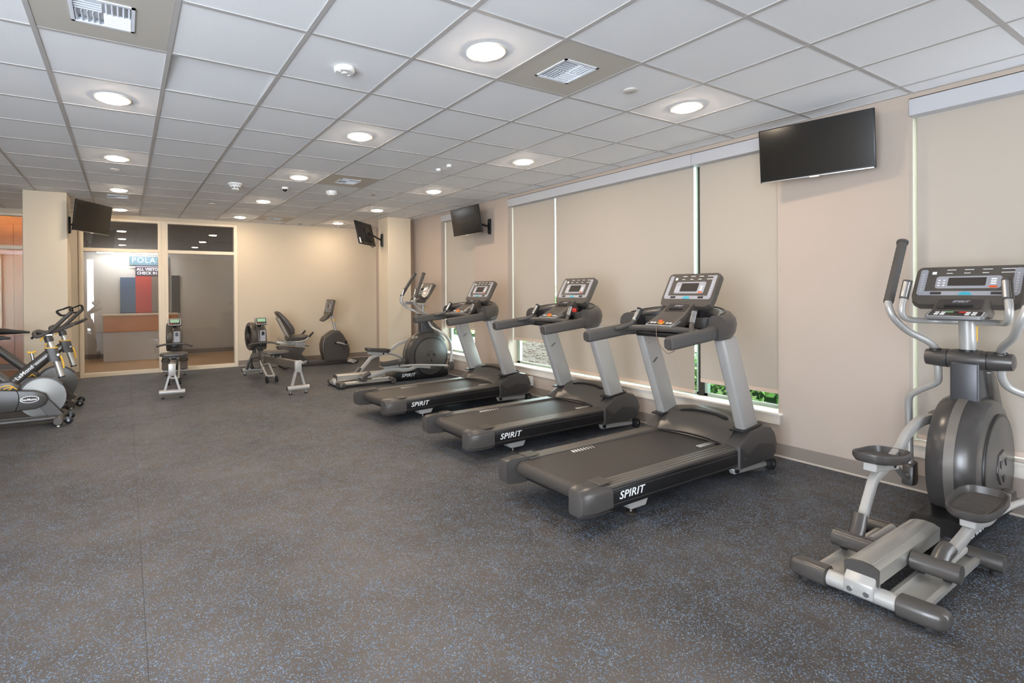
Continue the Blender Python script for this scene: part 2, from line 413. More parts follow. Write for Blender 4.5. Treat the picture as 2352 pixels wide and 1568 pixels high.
# ------------------------------------------------------------------ windows on the right
def shade(parent, y0, y1, zb, xx, zt=2.62):
    MB().box(xx-.0006, xx+.0006, y0, y1, zb+.035, zt).build('shade_fabric', M_SHADE, parent)
    MB().box(xx-.006, xx+.006, y0, y1, zb, zb+.036, .003, 1).build('hem_bar', M_HEM, parent)
def window(n, a, b, z0, z1, mull, shades, xs_=4.80):
    w = struct('window_%d' % n)
    fx0, fx1 = 4.872, 4.918
    MB().box(XW-.032, fx1, a-.035, b+.035, z0-.022, z0, .006).build('window_sill', M_SILL, w)
    MB().box(XW-.015, XW, a-.015, b+.015, z0-.10, z0-.022, .002, 1).build('sill_apron', M_SILL, w)
    ys_ = [a] + mull + [b]
    for c in mull: MB().box(fx0-.02, fx1, c-.028, c+.028, z0, z1, .003, 1).build('mullion', M_WDARK, w)
    for c, d in zip(ys_, ys_[1:]):
        f = MB()
        f.box(fx0, fx1, c, c+.055, z0, z1).box(fx0, fx1, d-.055, d, z0, z1).box(fx0, fx1, c, d, z0, z0+.026).box(fx0, fx1, c, d, z1-.06, z1)
        f.build('window_frame', M_WFRAME, w)
        MB().box(4.892, 4.898, c+.05, d-.05, z0+.022, z1-.05).build('glass_pane', M_GLASS, w)
        MB().box(fx0-.006, fx0+.004, c+.06, d-.06, z0+.024, z0+.033).build('glazing_bead', M_ALU, w)
    vs = sorted([a] + [c for c in mull if n != 2 or c < 4] + [b]) if n == 2 else [a, b]
    for c, d in zip(vs, vs[1:]):
        MB().box(XW-.004, XW+.125, c+.0015, d-.0015, 2.592, z1-.006, .002, 1).build('valance', M_VAL, w)
    for (c, d, zb) in shades: shade(w, c, d, zb, xs_)
    portal((4.935, (a+b)/2, (z0+z1)/2), (0, R(90), 0), z1-z0, b-a)
    return w
window(1, *WIN[0], [], [(6.722, 7.688, .775)])
window(2, *WIN[1], [3.086, 5.02], [(5.032, 5.868, .70), (3.118, 5.012, .385), (2.318, 3.055, .505)])
window(3, *WIN[2], [.05], [(-1.29, 1.448, .342)])

# ------------------------------------------------------------------ glazed screens at the far end
def screen(n, x0, x1, zt):
    w = struct('window_%d' % n); y0, y1 = YF-.02, YF+.10; c = .062
    for (a, b, z0, z1) in ((x0, x0+c, 0, zt), (x1-c, x1, 0, zt), (x0+c, x1-c, 0, .065), (x0+c, x1-c, 2.108, 2.168), (x0+c, x1-c, zt-.04, zt)):
        MB().box(a, b, y0, y1, z0, z1, .003, 1).build('frame_bar', M_CASING, w)
    for (a, b, z0, z1) in ((x0+.02, x0+c-.012, 0, zt-.01), (x1-c+.012, x1-.02, 0, zt-.01)):
        MB().box(a, b, y0-.008, y0, z0, z1).build('frame_stop', M_CASING, w)
    for z0, z1 in ((.06, 2.112), (2.164, zt-.036)):
        MB().box(x0+c-.004, x1-c+.004, YF+.052, YF+.060, z0, z1).build('glass_pane', M_PGLASS, w)
    return w
screen(4, G1[0], G1[1], GZ); screen(5, G2[0], G2[1], GZ); screen(6, -3.2, -1.34, GZ)
tr = struct('trim_3'); MB().box(.561, .601, YF-.012, YF+.10, 0, GZ).build('cover_strip', M_CASING, tr)

# ------------------------------------------------------------------ what lies beyond the glass: a corridor
floor2 = struct('floor_corridor')
MB().box(XL-.15, XW+WT, YF+.06, 13.4, -.12, 0).build('oak_boards', M_WOODF, floor2)
wall_c = struct('wall_corridor')
YC = 13.2
MB().box(-.95, XW+WT, YC, YC+.15, 0, 2.36).build('wall_section', M_GREYW, wall_c)
MB().box(-.95, XW+WT, YC, YC+.15, 2.36, 3.4).build('wall_section', M_DARKC, wall_c)
MB().box(-1.1, -.95, YF+.12, YC+.15, 0, 3.4).build('wall_section', M_GREYW, wall_c)
MB().box(XW+WT, XW+WT+.1, YF+.12, YC+.15, 0, 3.4).build('wall_section', M_GREYW, wall_c)
MB().box(XL-.25, XL-.15, YF+.12, YC+.15, 0, 3.4).build('wall_section', M_GREYW, wall_c)
MB().box(XL-.15, -1.1, 12.3, 12.45, 0, 3.4).build('wall_section', M_WOODP, wall_c)
for i in range(10):
    xx = -3.5 + i*.245
    MB().box(xx, xx+.238, 12.285, 12.30, .12, 2.7, .004, 1).build('wood_panel', M_WOODP, wall_c)
MB().box(XL-.15, XW+WT, YF+.12, YC+.15, 3.3, 3.4).build('corridor_ceiling', M_DARKC, wall_c)
MB().box(XL-.15, XW+WT, YF, YF+.12, ZC+.03, 3.4).build('wall_section', M_DARKC, wall_c)
baseboard('baseboard_corridor', [(-.94, XW+.2, YC-.012, YC), (XL, -1.1, 12.27, 12.285)])
# wall-mounted signs and furniture of the corridor, seen through the screens
t = thing('reception_counter', 'reception counter with amber wood front behind the left glass screen', 'counter', (.35, 12.6, 0))
MB().box(-.75, .62, 0, .45, 0, .60).build('counter_base', mat('counter_grey', (214, 210, 206), .6), t)
MB().box(-.75, .62, -.02, .45, .60, .93, .004, 1).build('counter_front', M_WOODP, t)
MB().box(-.78, .65, -.05, .48, .93, .965, .005, 1).build('counter_top', mat('counter_top', (206, 180, 150), .35), t)
t = thing('lobby_sign', 'dark visitor check-in sign with red and blue panels behind left glass screen', 'sign', (0, 13.18, 0))
MB().box(.08, .85, -.02, 0, 2.02, 2.21).build('header_panel', mat('slate_teal', (96, 122, 132), .4), t)
MB().box(.19, .85, -.03, 0, 1.785, 2.02).build('message_panel', mat('plum_panel', (74, 58, 74), .4), t)
MB().box(.19, .50, -.025, 0, .97, 1.785).build('red_panel', mat('red_panel', (176, 62, 54), .35), t)
MB().box(.50, .85, -.02, 0, .97, 1.785).build('grey_panel', mat('warm_grey_panel', (128, 112, 100), .4), t)
MB().box(-.10, .19, -.025, 0, .97, 1.75).build('blue_panel', mat('blue_panel', (70, 88, 116), .35), t)
MB().box(.10, .85, -.032, -.02, 1.985, 1.992).build('rule_line', M_PRINT, t)
text('header_lettering', 'POLA', .17, mat('pale_letters', (190, 200, 204), .5), t, Matrix.Translation((.12, -.024, 2.04)) @ MX_SIDE, spacing=1.15)
text('sign_lettering', 'ALL VISITORS', .085, M_PRINT, t, Matrix.Translation((.215, -.034, 1.885)) @ MX_SIDE, bold=.002)
text('sign_lettering', 'CHECK IN W', .085, M_PRINT, t, Matrix.Translation((.22, -.034, 1.80)) @ MX_SIDE, bold=.002)
o = MB().box(.90, 1.07, 13.17, 13.19, .95, 1.80, .005, 1).build('notice_board', mat('notice_dark', (64, 56, 52), .4))
tag(o, 'narrow dark notice board behind the right glass screen beside the post', 'notice board')
t = thing('linear_light', 'white linear light along the corridor above the visitor sign', 'light', (.1, 12.9, 2.25))
MB().box(-.62, .62, -.05, .05, .02, .06, .004, 1).build('light_housing', M_WHITE, t)
MB().box(-.61, .61, -.045, .045, .0, .02).build('light_diffuser', emit('corridor_glow', (.95, .97, 1), 34.), t)
t = thing('corridor_light', 'warm round light in the amber wood-panelled corridor at far left', 'light', (-1.95, 11.6, 3.27))
MB().lathe([(.10, 0), (.10, .025)], seg=24).build('light_lens', emit('warm_glow', (1, .76, .50), 600.), t)
MB().lathe([(.10, .0), (.13, .0), (.13, .028), (.10, .028)], seg=24).build('light_ring', M_WHITE, t)
for n_, (cx, lab) in enumerate(((.3, 'left'), (2.6, 'right'))):
    t = thing('corridor_light', 'small round light high in the dark corridor, %s of the two' % lab, 'light', (cx, 11.9, 3.27), 0)
    MB().lathe([(.10, 0), (.10, .025)], seg=24).build('light_lens', emit('corridor_lamp', (1, .86, .68), 380.), t)
    MB().lathe([(.10, .0), (.13, .0), (.13, .028), (.10, .028)], seg=24).build('light_ring', M_WHITE, t)

# ------------------------------------------------------------------ outside the windows
ground = MB().box(4.95, 40, -20, 45, -.3, -.05).build('ground_outside', mat('pavement', (176, 172, 166), .9, mottle=.1, mscale=3)); ground['kind'] = 'structure'
def leaf_bank(name, label, x0, x1, y0, y1, zt, n, cols, size, core):
    root = thing(name, label, 'plants', ((x0+x1)/2, (y0+y1)/2, -.05))
    cx, cy = (x0+x1)/2, (y0+y1)/2
    hx, hy = (x1-x0)/2, (y1-y0)/2
    f = lambda u, v: (zt*(1-.25*(u*2-1)**2)) * (.9 + .1*math.sin(9*u+7*v*3))
    b = MB()
    b.grid(lambda u, v: ((u*2-1)*hx, (v*2-1)*hy, 0 if u in (0, 1) or v in (0, 1) else f(u, v)*.88), 8, 24)
    b.build('leaf_core', core, root)
    per = [MB() for _ in cols]
    for i in range(n):
        u, v = random.random(), random.random(); m = per[random.randrange(len(cols))]
        side = random.random()
        if side < .55: p = Vector((-hx*(.98 + .08*random.random()), (v*2-1)*hy, f(0.15, v)*u))
        else: p = Vector(((u*2-1)*hx, (v*2-1)*hy, f(u, v)*(.92 + .12*random.random())))
        s_ = size*(.6 + .8*random.random())
        q = Vector((random.uniform(-1, .2), random.uniform(-1, 1), random.uniform(-.2, 1))).normalized()
        a = q.orthogonal().normalized(); bb = q.cross(a); t_ = random.random()*6.28
        a, bb = a*math.cos(t_) + bb*math.sin(t_), bb*math.cos(t_) - a*math.sin(t_)
        m.bm.faces.new([m.bm.verts.new(p + a*s_*k + bb*s_*l + q*s_*z) for k, l, z in ((-1, 0, 0), (-.2, .55, .12), (1, 0, 0), (-.2, -.55, .12))])
    for m, c in zip(per, cols):
        o = m.build('leaves', c, root); o['kind'] = 'stuff'
    return root
GREENS = [mat('leaf_a', (110, 164, 66), .5), mat('leaf_b', (152, 196, 96), .5), mat('leaf_c', (76, 128, 56), .5), mat('leaf_d', (196, 214, 140), .5)]
leaf_bank('ivy_hedge', 'bright green ivy hedge outside the window behind the nearest treadmill', 5.15, 6.2, .4, 3.9, .80, 5200, GREENS, .035, mat('leaf_core', (40, 66, 34), .9))
root = thing('mulch_mound', 'brown gravelly mulch mound outside the window behind the middle treadmill', 'mound', (7.9, 9.0, -.05))
MUL = mat('mulch', (74, 60, 52), .95, bump=1, bscale=60, mottle=.5, mscale=30)
MB().grid(lambda u, v: ((u*2-1)*1.3, (v*2-1)*1.5, max(0, .26*(1-(u*2-1)**2)*(1-(v*2-1)**2)) + .02*random.random()), 24, 24).build('mulch_bed', MUL, root)
st = MB()
for i in range(1500):
    a, b_ = random.uniform(-1, 1), random.uniform(-1, 1)
    z = .26*(1-a*a)*(1-b_*b_); s_ = random.uniform(.012, .03)
    st.box(a*1.3-s_, a*1.3+s_, b_*1.5-s_, b_*1.5+s_*.8, z-.01, z+s_)
o = st.build('mulch_chips', mat('mulch_chip', (100, 84, 74), .9, mottle=.4, mscale=8), root); o['kind'] = 'stuff'
leaf_bank('shrub_row', 'pale green shrubs beyond the window at the far end of the window wall', 9.5, 11, 9, 22, 1.5, 2500, GREENS, .09, mat('leaf_core', (40, 66, 34), .9))

# ------------------------------------------------------------------ ceiling fixtures
LENS = emit('lamp_lens', LAMP_RGB, LAMP_E)
LENS_ME = MB().lathe([(.088, .002), (.088, -.008), (.078, -.015), (.055, -.019), (.02, -.021)], seg=32).mesh('lamp_lens', LENS)
RING_ME = MB().lathe([(.088, -.003), (.093, -.007), (.109, -.006), (.112, .0), (.112, .006), (.088, .006)], seg=40).mesh('trim_ring', mat('lamp_trim', (222, 214, 202), .4))
ordn = ['nearest', 'second', 'third', 'fourth', 'farthest']
rows = [(-.083, 'left row of ceiling lights'), (1.746, 'middle row of ceiling lights'), (3.575, 'window-side row of ceiling lights')]
def downlight(x, y, label, group):
    t = thing('ceiling_light', label, 'ceiling light', (x, y, ZC), 0, group)
    for nm, me in (('lamp_lens', LENS_ME), ('trim_ring', RING_ME)):
        o = bpy.data.objects.new(nm, me); COL.objects.link(o); o.parent = t
for ri, (lx, rn) in enumerate(rows):
    first = 1 if ri == 0 else 0
    for k in range(first, 5):
        nn = k - first
        word = 'farthest' if k == 4 else ordn[nn]
        downlight(lx + .02, 2.39 + 1.8355*k, 'round recessed warm light, %s in the %s' % (word, rn), 'recessed ceiling lights in view')

def diffuser(i, j, label):
    x, y = GX0 + TS*(i+.5), GY0 + TS*(j+.5); h_ = TS/2 - .013; o_ = .135
    t = thing('air_diffuser', label, 'air vent', (x, y, ZC), 0, 'square ceiling air vents')
    p = MB()
    for (a, b, c, d) in ((-h_, h_, -h_, -o_), (-h_, h_, o_, h_), (-h_, -o_, -o_, o_), (o_, h_, -o_, o_)): p.box(a, b, c, d, .002, .012)
    p.build('face_plate', M_PLATE, t)
    f = MB(); q = .016
    for (a, b, c, d) in ((-o_, o_, -o_, -o_+q), (-o_, o_, o_-q, o_), (-o_, -o_+q, -o_, o_), (o_-q, o_, -o_, o_)): f.box(a, b, c, d, -.002, .02)
    f.build('grille_frame', M_VANE, t)
    MB().box(-o_, o_, -o_, o_, .075, .08).build('duct_opening', M_DUCT, t)
    for sx in (-1, 1):
        for sy in (-1, 1):
            for k in range(5):
                c = (k + .6) * .0235
                al = sx*sy > 0
                m = MB(Matrix.Translation((sx*.06 if al else sx*c, sy*c if al else sy*.06, .008)) @ (Matrix.Rotation(R(28)*sy, 4, 'X') if al else Matrix.Rotation(-R(28)*sx, 4, 'Y')))
                if al: m.box(-.057, .057, -.0012, .0012, -.009, .007)
                else: m.box(-.0015, .0015, -.057, .057, -.009, .007)
                m.build('vane', M_VANE, t)
diffuser(0, 0, 'large square air vent at the top left of the ceiling, cut by the frame')
diffuser(4, -1, 'square beige-plated air vent beside the large round light, upper middle')
diffuser(4, 5, 'square beige-plated air vent in mid ceiling beside the round detector')
diffuser(0, 9, 'square air vent beside the television on the left column')
diffuser(4, 11, 'farthest square air vent with dark slot near the far wall')

def ceil_thing(name, label, cat, x, y, parts):
    t = thing(name, label, cat, (x, y, ZC))
    for nm, prof, m in parts: MB().lathe(prof, seg=28).build(nm, m, t)
    return t
t = ceil_thing('occupancy_sensor', 'round white sensor disc on ceiling tile, left of the large light', 'sensor', 1.15, 2.985,
  [('sensor_body', [(.062, .003), (.062, -.018), (.054, -.026)], M_WHITE), ('sensor_lens', [(.022, -.020), (.019, -.031), (.010, -.034)], mat('sensor_lens', (206, 206, 202), .3))])
MB().cyl((.035, .02, -.024), (.035, .02, -.030), .009, seg=12).build('sensor_window', M_PRINT, t)
MB().cyl((-.035, -.015, -.024), (-.035, -.015, -.030), .009, seg=12).build('sensor_window', M_PRINT, t)
ceil_thing('sprinkler_cover', 'flat round sprinkler cover between the air vent and window-side light', 'sprinkler cover', 2.945, 2.366, [('cover_plate', [(.044, .003), (.044, -.006), (.040, -.009)], mat('cover_plate', (196, 192, 184), .4))])
ceil_thing('sprinkler_cover', 'small flat round sprinkler cover just beyond second light, left row', 'sprinkler cover', -.09, 6.62, [('cover_plate', [(.044, .003), (.044, -.006), (.040, -.009)], mat('cover_plate', (196, 192, 184), .4))])
ceil_thing('sprinkler_cover', 'far flat round sprinkler cover between left and middle light rows', 'sprinkler cover', 1.135, 8.49, [('cover_plate', [(.044, .003), (.044, -.006), (.040, -.009)], mat('cover_plate', (196, 192, 184), .4))])
ceil_thing('sprinkler_cover', 'dark-edged sprinkler cover right of the mid-ceiling air vent', 'sprinkler cover', 2.96, 6.63, [('cover_plate', [(.034, .003), (.034, -.012), (.030, -.015)], mat('fitting_grey', (130, 122, 112), .4))])  # plate has its own plain warm grey
t = ceil_thing('smoke_detector', 'white conical smoke detector left of the security camera', 'smoke detector', 1.18, 6.79,
  [('detector_base', [(.085, .003), (.085, -.012), (.07, -.024)], M_WHITE), ('detector_body', [(.068, -.022), (.060, -.040), (.046, -.058), (.038, -.074), (.02, -.080)], M_WHITE)])
for k in range(8):
    a = 2*math.pi*k/8
    MB(Matrix.Rotation(a, 4, 'Z')).box(.046, .054, -.012, .012, -.056, -.044).build('vent_slot', M_DUCT, t)
t = ceil_thing('security_camera', 'small dome security camera with black lens on ceiling', 'security camera', 1.778, 6.74, [('camera_base', [(.042, .003), (.042, -.012), (.036, -.022)], M_WHITE)])
MB().lathe([(.030, -.018), (.029, -.032), (.022, -.045), (.008, -.051)], seg=20).build('camera_dome', M_BLACK, t)
ceil_thing('fire_detector', 'white drum-shaped detector below the mid-ceiling air vent', 'detector', 2.39, 6.71,
  [('detector_base', [(.072, .003), (.072, -.03), (.066, -.038)], M_WHITE), ('detector_ring', [(.055, -.036), (.052, -.052), (.03, -.056)], M_WHITE)])
ceil_thing('ceiling_button', 'small white ceiling stud, farther of the pair', 'sensor', 2.985, 4.93, [('stud_body', [(.027, .003), (.027, -.014), (.020, -.024)], M_WHITE)])
ceil_thing('ceiling_button', 'small white ceiling stud, nearer of the pair', 'sensor', 2.985, 4.715, [('stud_body', [(.027, .003), (.027, -.014), (.020, -.024)], M_WHITE)])
ceil_thing('ceiling_button', 'tiny dark ceiling fitting close to the far wall', 'sensor', 2.98, 10.2, [('stud_body', [(.036, .003), (.034, -.008), (.028, -.010)], mat('fitting_grey', (130, 122, 112), .4))])

# ------------------------------------------------------------------ televisions
def television(label, c, az, tilt, wall_pt, wall_n, W=.72, H=.415):
    root = thing('television', label, 'television', c)
    n = Vector((math.cos(az)*math.cos(tilt), math.sin(az)*math.cos(tilt), -math.sin(tilt)))
    up = Vector((math.cos(az)*math.sin(tilt), math.sin(az)*math.sin(tilt), math.cos(tilt))); rt = up.cross(n)
    Mx = Matrix((rt, up, n)).transposed().to_4x4()
    bd = MB(Mx); bd.box(-W/2, W/2, -H/2, H/2, -.022, 0, .004, 2); bd.build('tv_frame', M_TVB, root)
    MB(Mx).box(-W/2+.008, W/2-.008, -H/2+.016, H/2-.008, .0, .0012).build('tv_screen', M_SCREEN, root)
    MB(Mx).loft([rrect(-W*.36, W*.36, -H*.42, H*.30, .03), rrect(-W*.30, W*.30, -H*.36, H*.24, .03)] and
                [[(u, v, -.022) for u, v in rrect(-W*.40, W*.40, -H*.46, H*.34, .03)], [(u, v, -.055) for u, v in rrect(-W*.32, W*.32, -H*.44, H*.22, .03)]]).build('tv_back', M_TVB, root)
    MB(Mx).box(-W/2+.01, W/2-.01, -H/2, -H/2+.007, .0, .003).build('silver_strip', M_STEEL, root)
    MB(Mx).box(-.03, .03, -H/2-.006, -H/2+.004, -.004, .004).build('logo_tab', mat('logo_tab', (206, 200, 190), .4), root)
    mb = MB(Mx); mb.box(-.10, .10, -.10, .10, -.075, -.055, .004, 1); mb.build('mount_plate', M_BLACK, root)
    p0 = Vector((0, 0, 0)) + Mx.to_3x3() @ Vector((0, 0, -.075)); p2 = Vector(wall_pt) - Vector(c); wn = Vector(wall_n)
    pm = (p0 + p2) / 2 + Vector((0, 0, 0)) + wn*.02
    MB().tube([p0, pm], .016, 8).build('mount_arm', M_BLACK, root)
    MB().tube([pm, p2 + wn*.03], .016, 8).build('mount_arm', M_BLACK, root)
    a = wn.cross(Vector((0, 0, 1))); Mw = Matrix((a, Vector((0, 0, 1)), wn)).transposed().to_4x4(); Mw.translation = p2
    MB(Mw).loft([[(u, v, .0) for u, v in rrect(-.03, .03, -.12, .12, .025)], [(u, v, .028) for u, v in rrect(-.026, .026, -.11, .11, .022)]]).build('wall_bracket', M_BLACK, root)
    for s_ in (-1, 1): MB(Mw).cyl((0, s_*.07, .028), (0, s_*.07, .034), .014, seg=12).build('bracket_bolt', M_STEEL, root)
    return root, Mx
television('flat television on the wall between the two large windows, screen dark', (4.49, 1.955, 2.458), R(190.6), R(7), (XW, 1.98, 2.42), (-1, 0, 0))
television('smaller-looking television on an arm beside the narrow window', (4.42, 6.53, 2.45), R(181), R(9.6), (XW, 6.30, 2.36), (-1, 0, 0))
television('television angled off the left column, screen turned to the room', (-.372, 8.60, 2.445), R(-33), R(7.6), (-.664, 8.66, 2.34), (1, 0, 0))
root, Mx = television('television seen from behind on an arm off the right column', (3.72, 8.72, 2.44), R(133), R(13), (4.075, 8.72, 2.34), (-1, 0, 0))
MB(Mx).box(.245, .33, -.19, -.10, -.024, -.0225).build('rating_label', M_PRINT, root)
MB(Mx).tube([(.05, -.12, -.07), (.12, -.20, -.09), (.02, -.28, -.10), (-.08, -.22, -.09), (-.05, -.12, -.07)], .006, 6, 4).build('power_cable', M_RUB, root)
t = thing('outlet_box', 'white wall outlet behind the farthest treadmill', 'outlet', (XW, 5.39, .19))
MB().box(-.04, 0, -.035, .035, -.06, .06, .004, 1).build('box_body', M_WHITE, t)
MB().box(-.043, -.04, -.02, .02, -.045, .045).build('outlet_face', M_PRINT, t)

# ------------------------------------------------------------------ exercise machines: x forward, y left, z up
def panel_matrix(xb, zb, xt, zt):
    up = Vector((xt-xb, 0, zt-zb)).normalized(); rt = Vector((0, -1, 0)); n = rt.cross(up)
    Mx = Matrix((rt, up, n)).transposed().to_4x4(); Mx.translation = Vector((xb, 0, zb)); return Mx, (Vector((xt-xb, 0, zt-zb))).length
def plate(Mx, pts, w0, w1, name, m, parent, bev=0):
    return MB(Mx).loft([[(u, v, w0) for u, v in pts], [(u, v, w1) for u, v in pts]], True, bev, 2).build(name, m, parent)
def console(root, xb, zb, xt, zt, W=.44):
    Mx, H = panel_matrix(xb, zb, xt, zt); w = W/2
    out = [(-w*.80, 0), (w*.80, 0), (w*.93, .022), (w*.97, .07), (w*.97, H-.03), (w*.93, H-.008), (w*.86, H), (-w*.86, H), (-w*.93, H-.008), (-w*.97, H-.03), (-w*.97, .07), (-w*.93, .022)]
    sh = MB(Mx).loft([[(u, v, -.050) for u, v in out], [(u*1.0, v, -.010) for u, v in out], [(u*.985, .004+v*.985, 0) for u, v in out]], True).build('console', M_CHAR2, root)
    plate(Mx, rrect(-w*.88, -w*.74, .075, H*.93, .012), -.001, .0015, 'keypad_strip', M_FACE, sh)
    plate(Mx, rrect(w*.74, w*.88, .075, H*.93, .012), -.001, .0015, 'keypad_strip', M_FACE, sh)
    plate(Mx, rrect(-w*.86, w*.86, .068, .098, .010), -.001, .0012, 'lower_band', M_FACE, sh)
    plate(Mx, rrect(-w*.56, w*.56, .118, H*.74, .015), -.001, .0018, 'display_bezel', M_FACE, sh)
    plate(Mx, rrect(-w*.34, w*.31, .136, H*.70, .004), .001, .0026, 'screen', M_LCD, sh)
    plate(Mx, rrect(w*.37, w*.51, .122, .134, .005), .001, .004, 'stop_key', M_ORANGE, sh)
    pr_ = MB(Mx)
    for k in range(4):
        u = -w*.40 + k*w*.31
        pr_.box(u, u + w*(.16 if k < 3 else .24), H*.905, H*.918, -.001, .0012); pr_.box(u, u + w*(.11 if k < 3 else .28), H*.815, H*.828, -.001, .0012)
    for k in range(3): pr_.box(-w*.52, -w*.48, .136+k*.019, .142+k*.019, .001, .0026); pr_.box(-w*.43, -w*.39, .136+k*.019, .142+k*.019, .001, .0026)
    for k in range(3): pr_.box(w*.39, w*.48, .146+k*.016, .155+k*.016, .001, .0026)
    pr_.box(-w*.66, -w*.58, H*.80, H*.87, -.001, .0012)
    pr_.build('printed_marks', M_PRINT, sh)['kind'] = 'stuff'
    kd = MB(Mx)
    for sgn in (-1, 1):
        for k in range(8): kd.cyl((sgn*w*.81, .095+k*.018, .001), (sgn*w*.81, .095+k*.018, .004), .006, seg=8)
    kd.build('round_keys', mat('key_grey', (178, 178, 182), .4), sh)['kind'] = 'stuff'
    plate(Mx, [(-.030, .070), (.030, .070), (.022, .086), (.008, .092), (-.008, .092), (-.022, .086)], .001, .003, 'logo_badge', M_TEAL, sh)
    plate(Mx, rrect(-w*.62, -w*.42, .074, .092, .002), .001, .002, 'dark_window', M_LCD, sh)
    plate(Mx, rrect(w*.42, w*.62, .074, .092, .002), .001, .002, 'dark_window', M_LCD, sh)
    return sh, Mx, H
def key_pad(root, x, z, wd, dp, tilt, red=True):
    Mx = Matrix.Translation((x, 0, z)) @ Matrix.Rotation(-tilt, 4, 'Y')
    pad = MB(Mx)
    pad.loft([[(a, b, -.022) for a, b in rrect(-dp/2+.01, dp/2, -wd/2+.008, wd/2-.008, .02)], [(a, b, -.008) for a, b in rrect(-dp/2, dp/2, -wd/2, wd/2, .02)], [(a, b, .006) for a, b in rrect(-dp/2+.004, dp/2-.004, -wd/2+.004, wd/2-.004, .02)]])
    pd = pad.build('control_pad', mat('pad_grey', (112, 110, 110), .35), root)
    MB(Mx).loft([[(a, b, z_) for a, b in rrect(-dp/2+.007, dp/2-.011, -wd/2+.011, wd/2-.011, .014)] for z_ in (.004, .0066)]).build('pad_outline', M_PRINT, pd)
    MB(Mx).loft([[(a, b, .005) for a, b in rrect(-dp/2+.010, dp/2-.014, -wd/2+.014, wd/2-.014, .012)], [(a, b, .0072) for a, b in rrect(-dp/2+.010, dp/2-.014, -wd/2+.014, wd/2-.014, .012)]]).build('pad_face', M_LCD, pd)
    k = MB(Mx); 
    for sy in (-1, 1):
        for i in range(2):
            for j in range(2): k.box(-.022+i*.030, -.006+i*.030, sy*(.052+j*.026)-.009, sy*(.052+j*.026)+.009, .007, .0095)
    k.build('pad_keys', M_PRINT, pd)['kind'] = 'stuff'
    MB(Mx).box(.018, .030, .012, .045, .007, .0095).build('green_key', M_GREENB, pd)
    MB(Mx).box(.018, .030, -.045, -.012, .007, .0095).build('red_key', M_RED, pd)
    if red:
        MB(Mx).cyl((-.014, 0, .006), (-.014, 0, .012), .024, seg=20).build('stop_collar', M_YELLOW, pd)
        MB(Mx).cyl((-.014, 0, .010), (-.014, 0, .026), .018, .015, seg=16).build('stop_button', M_RED if False else M_ORANGE, pd)
    return pd, Mx

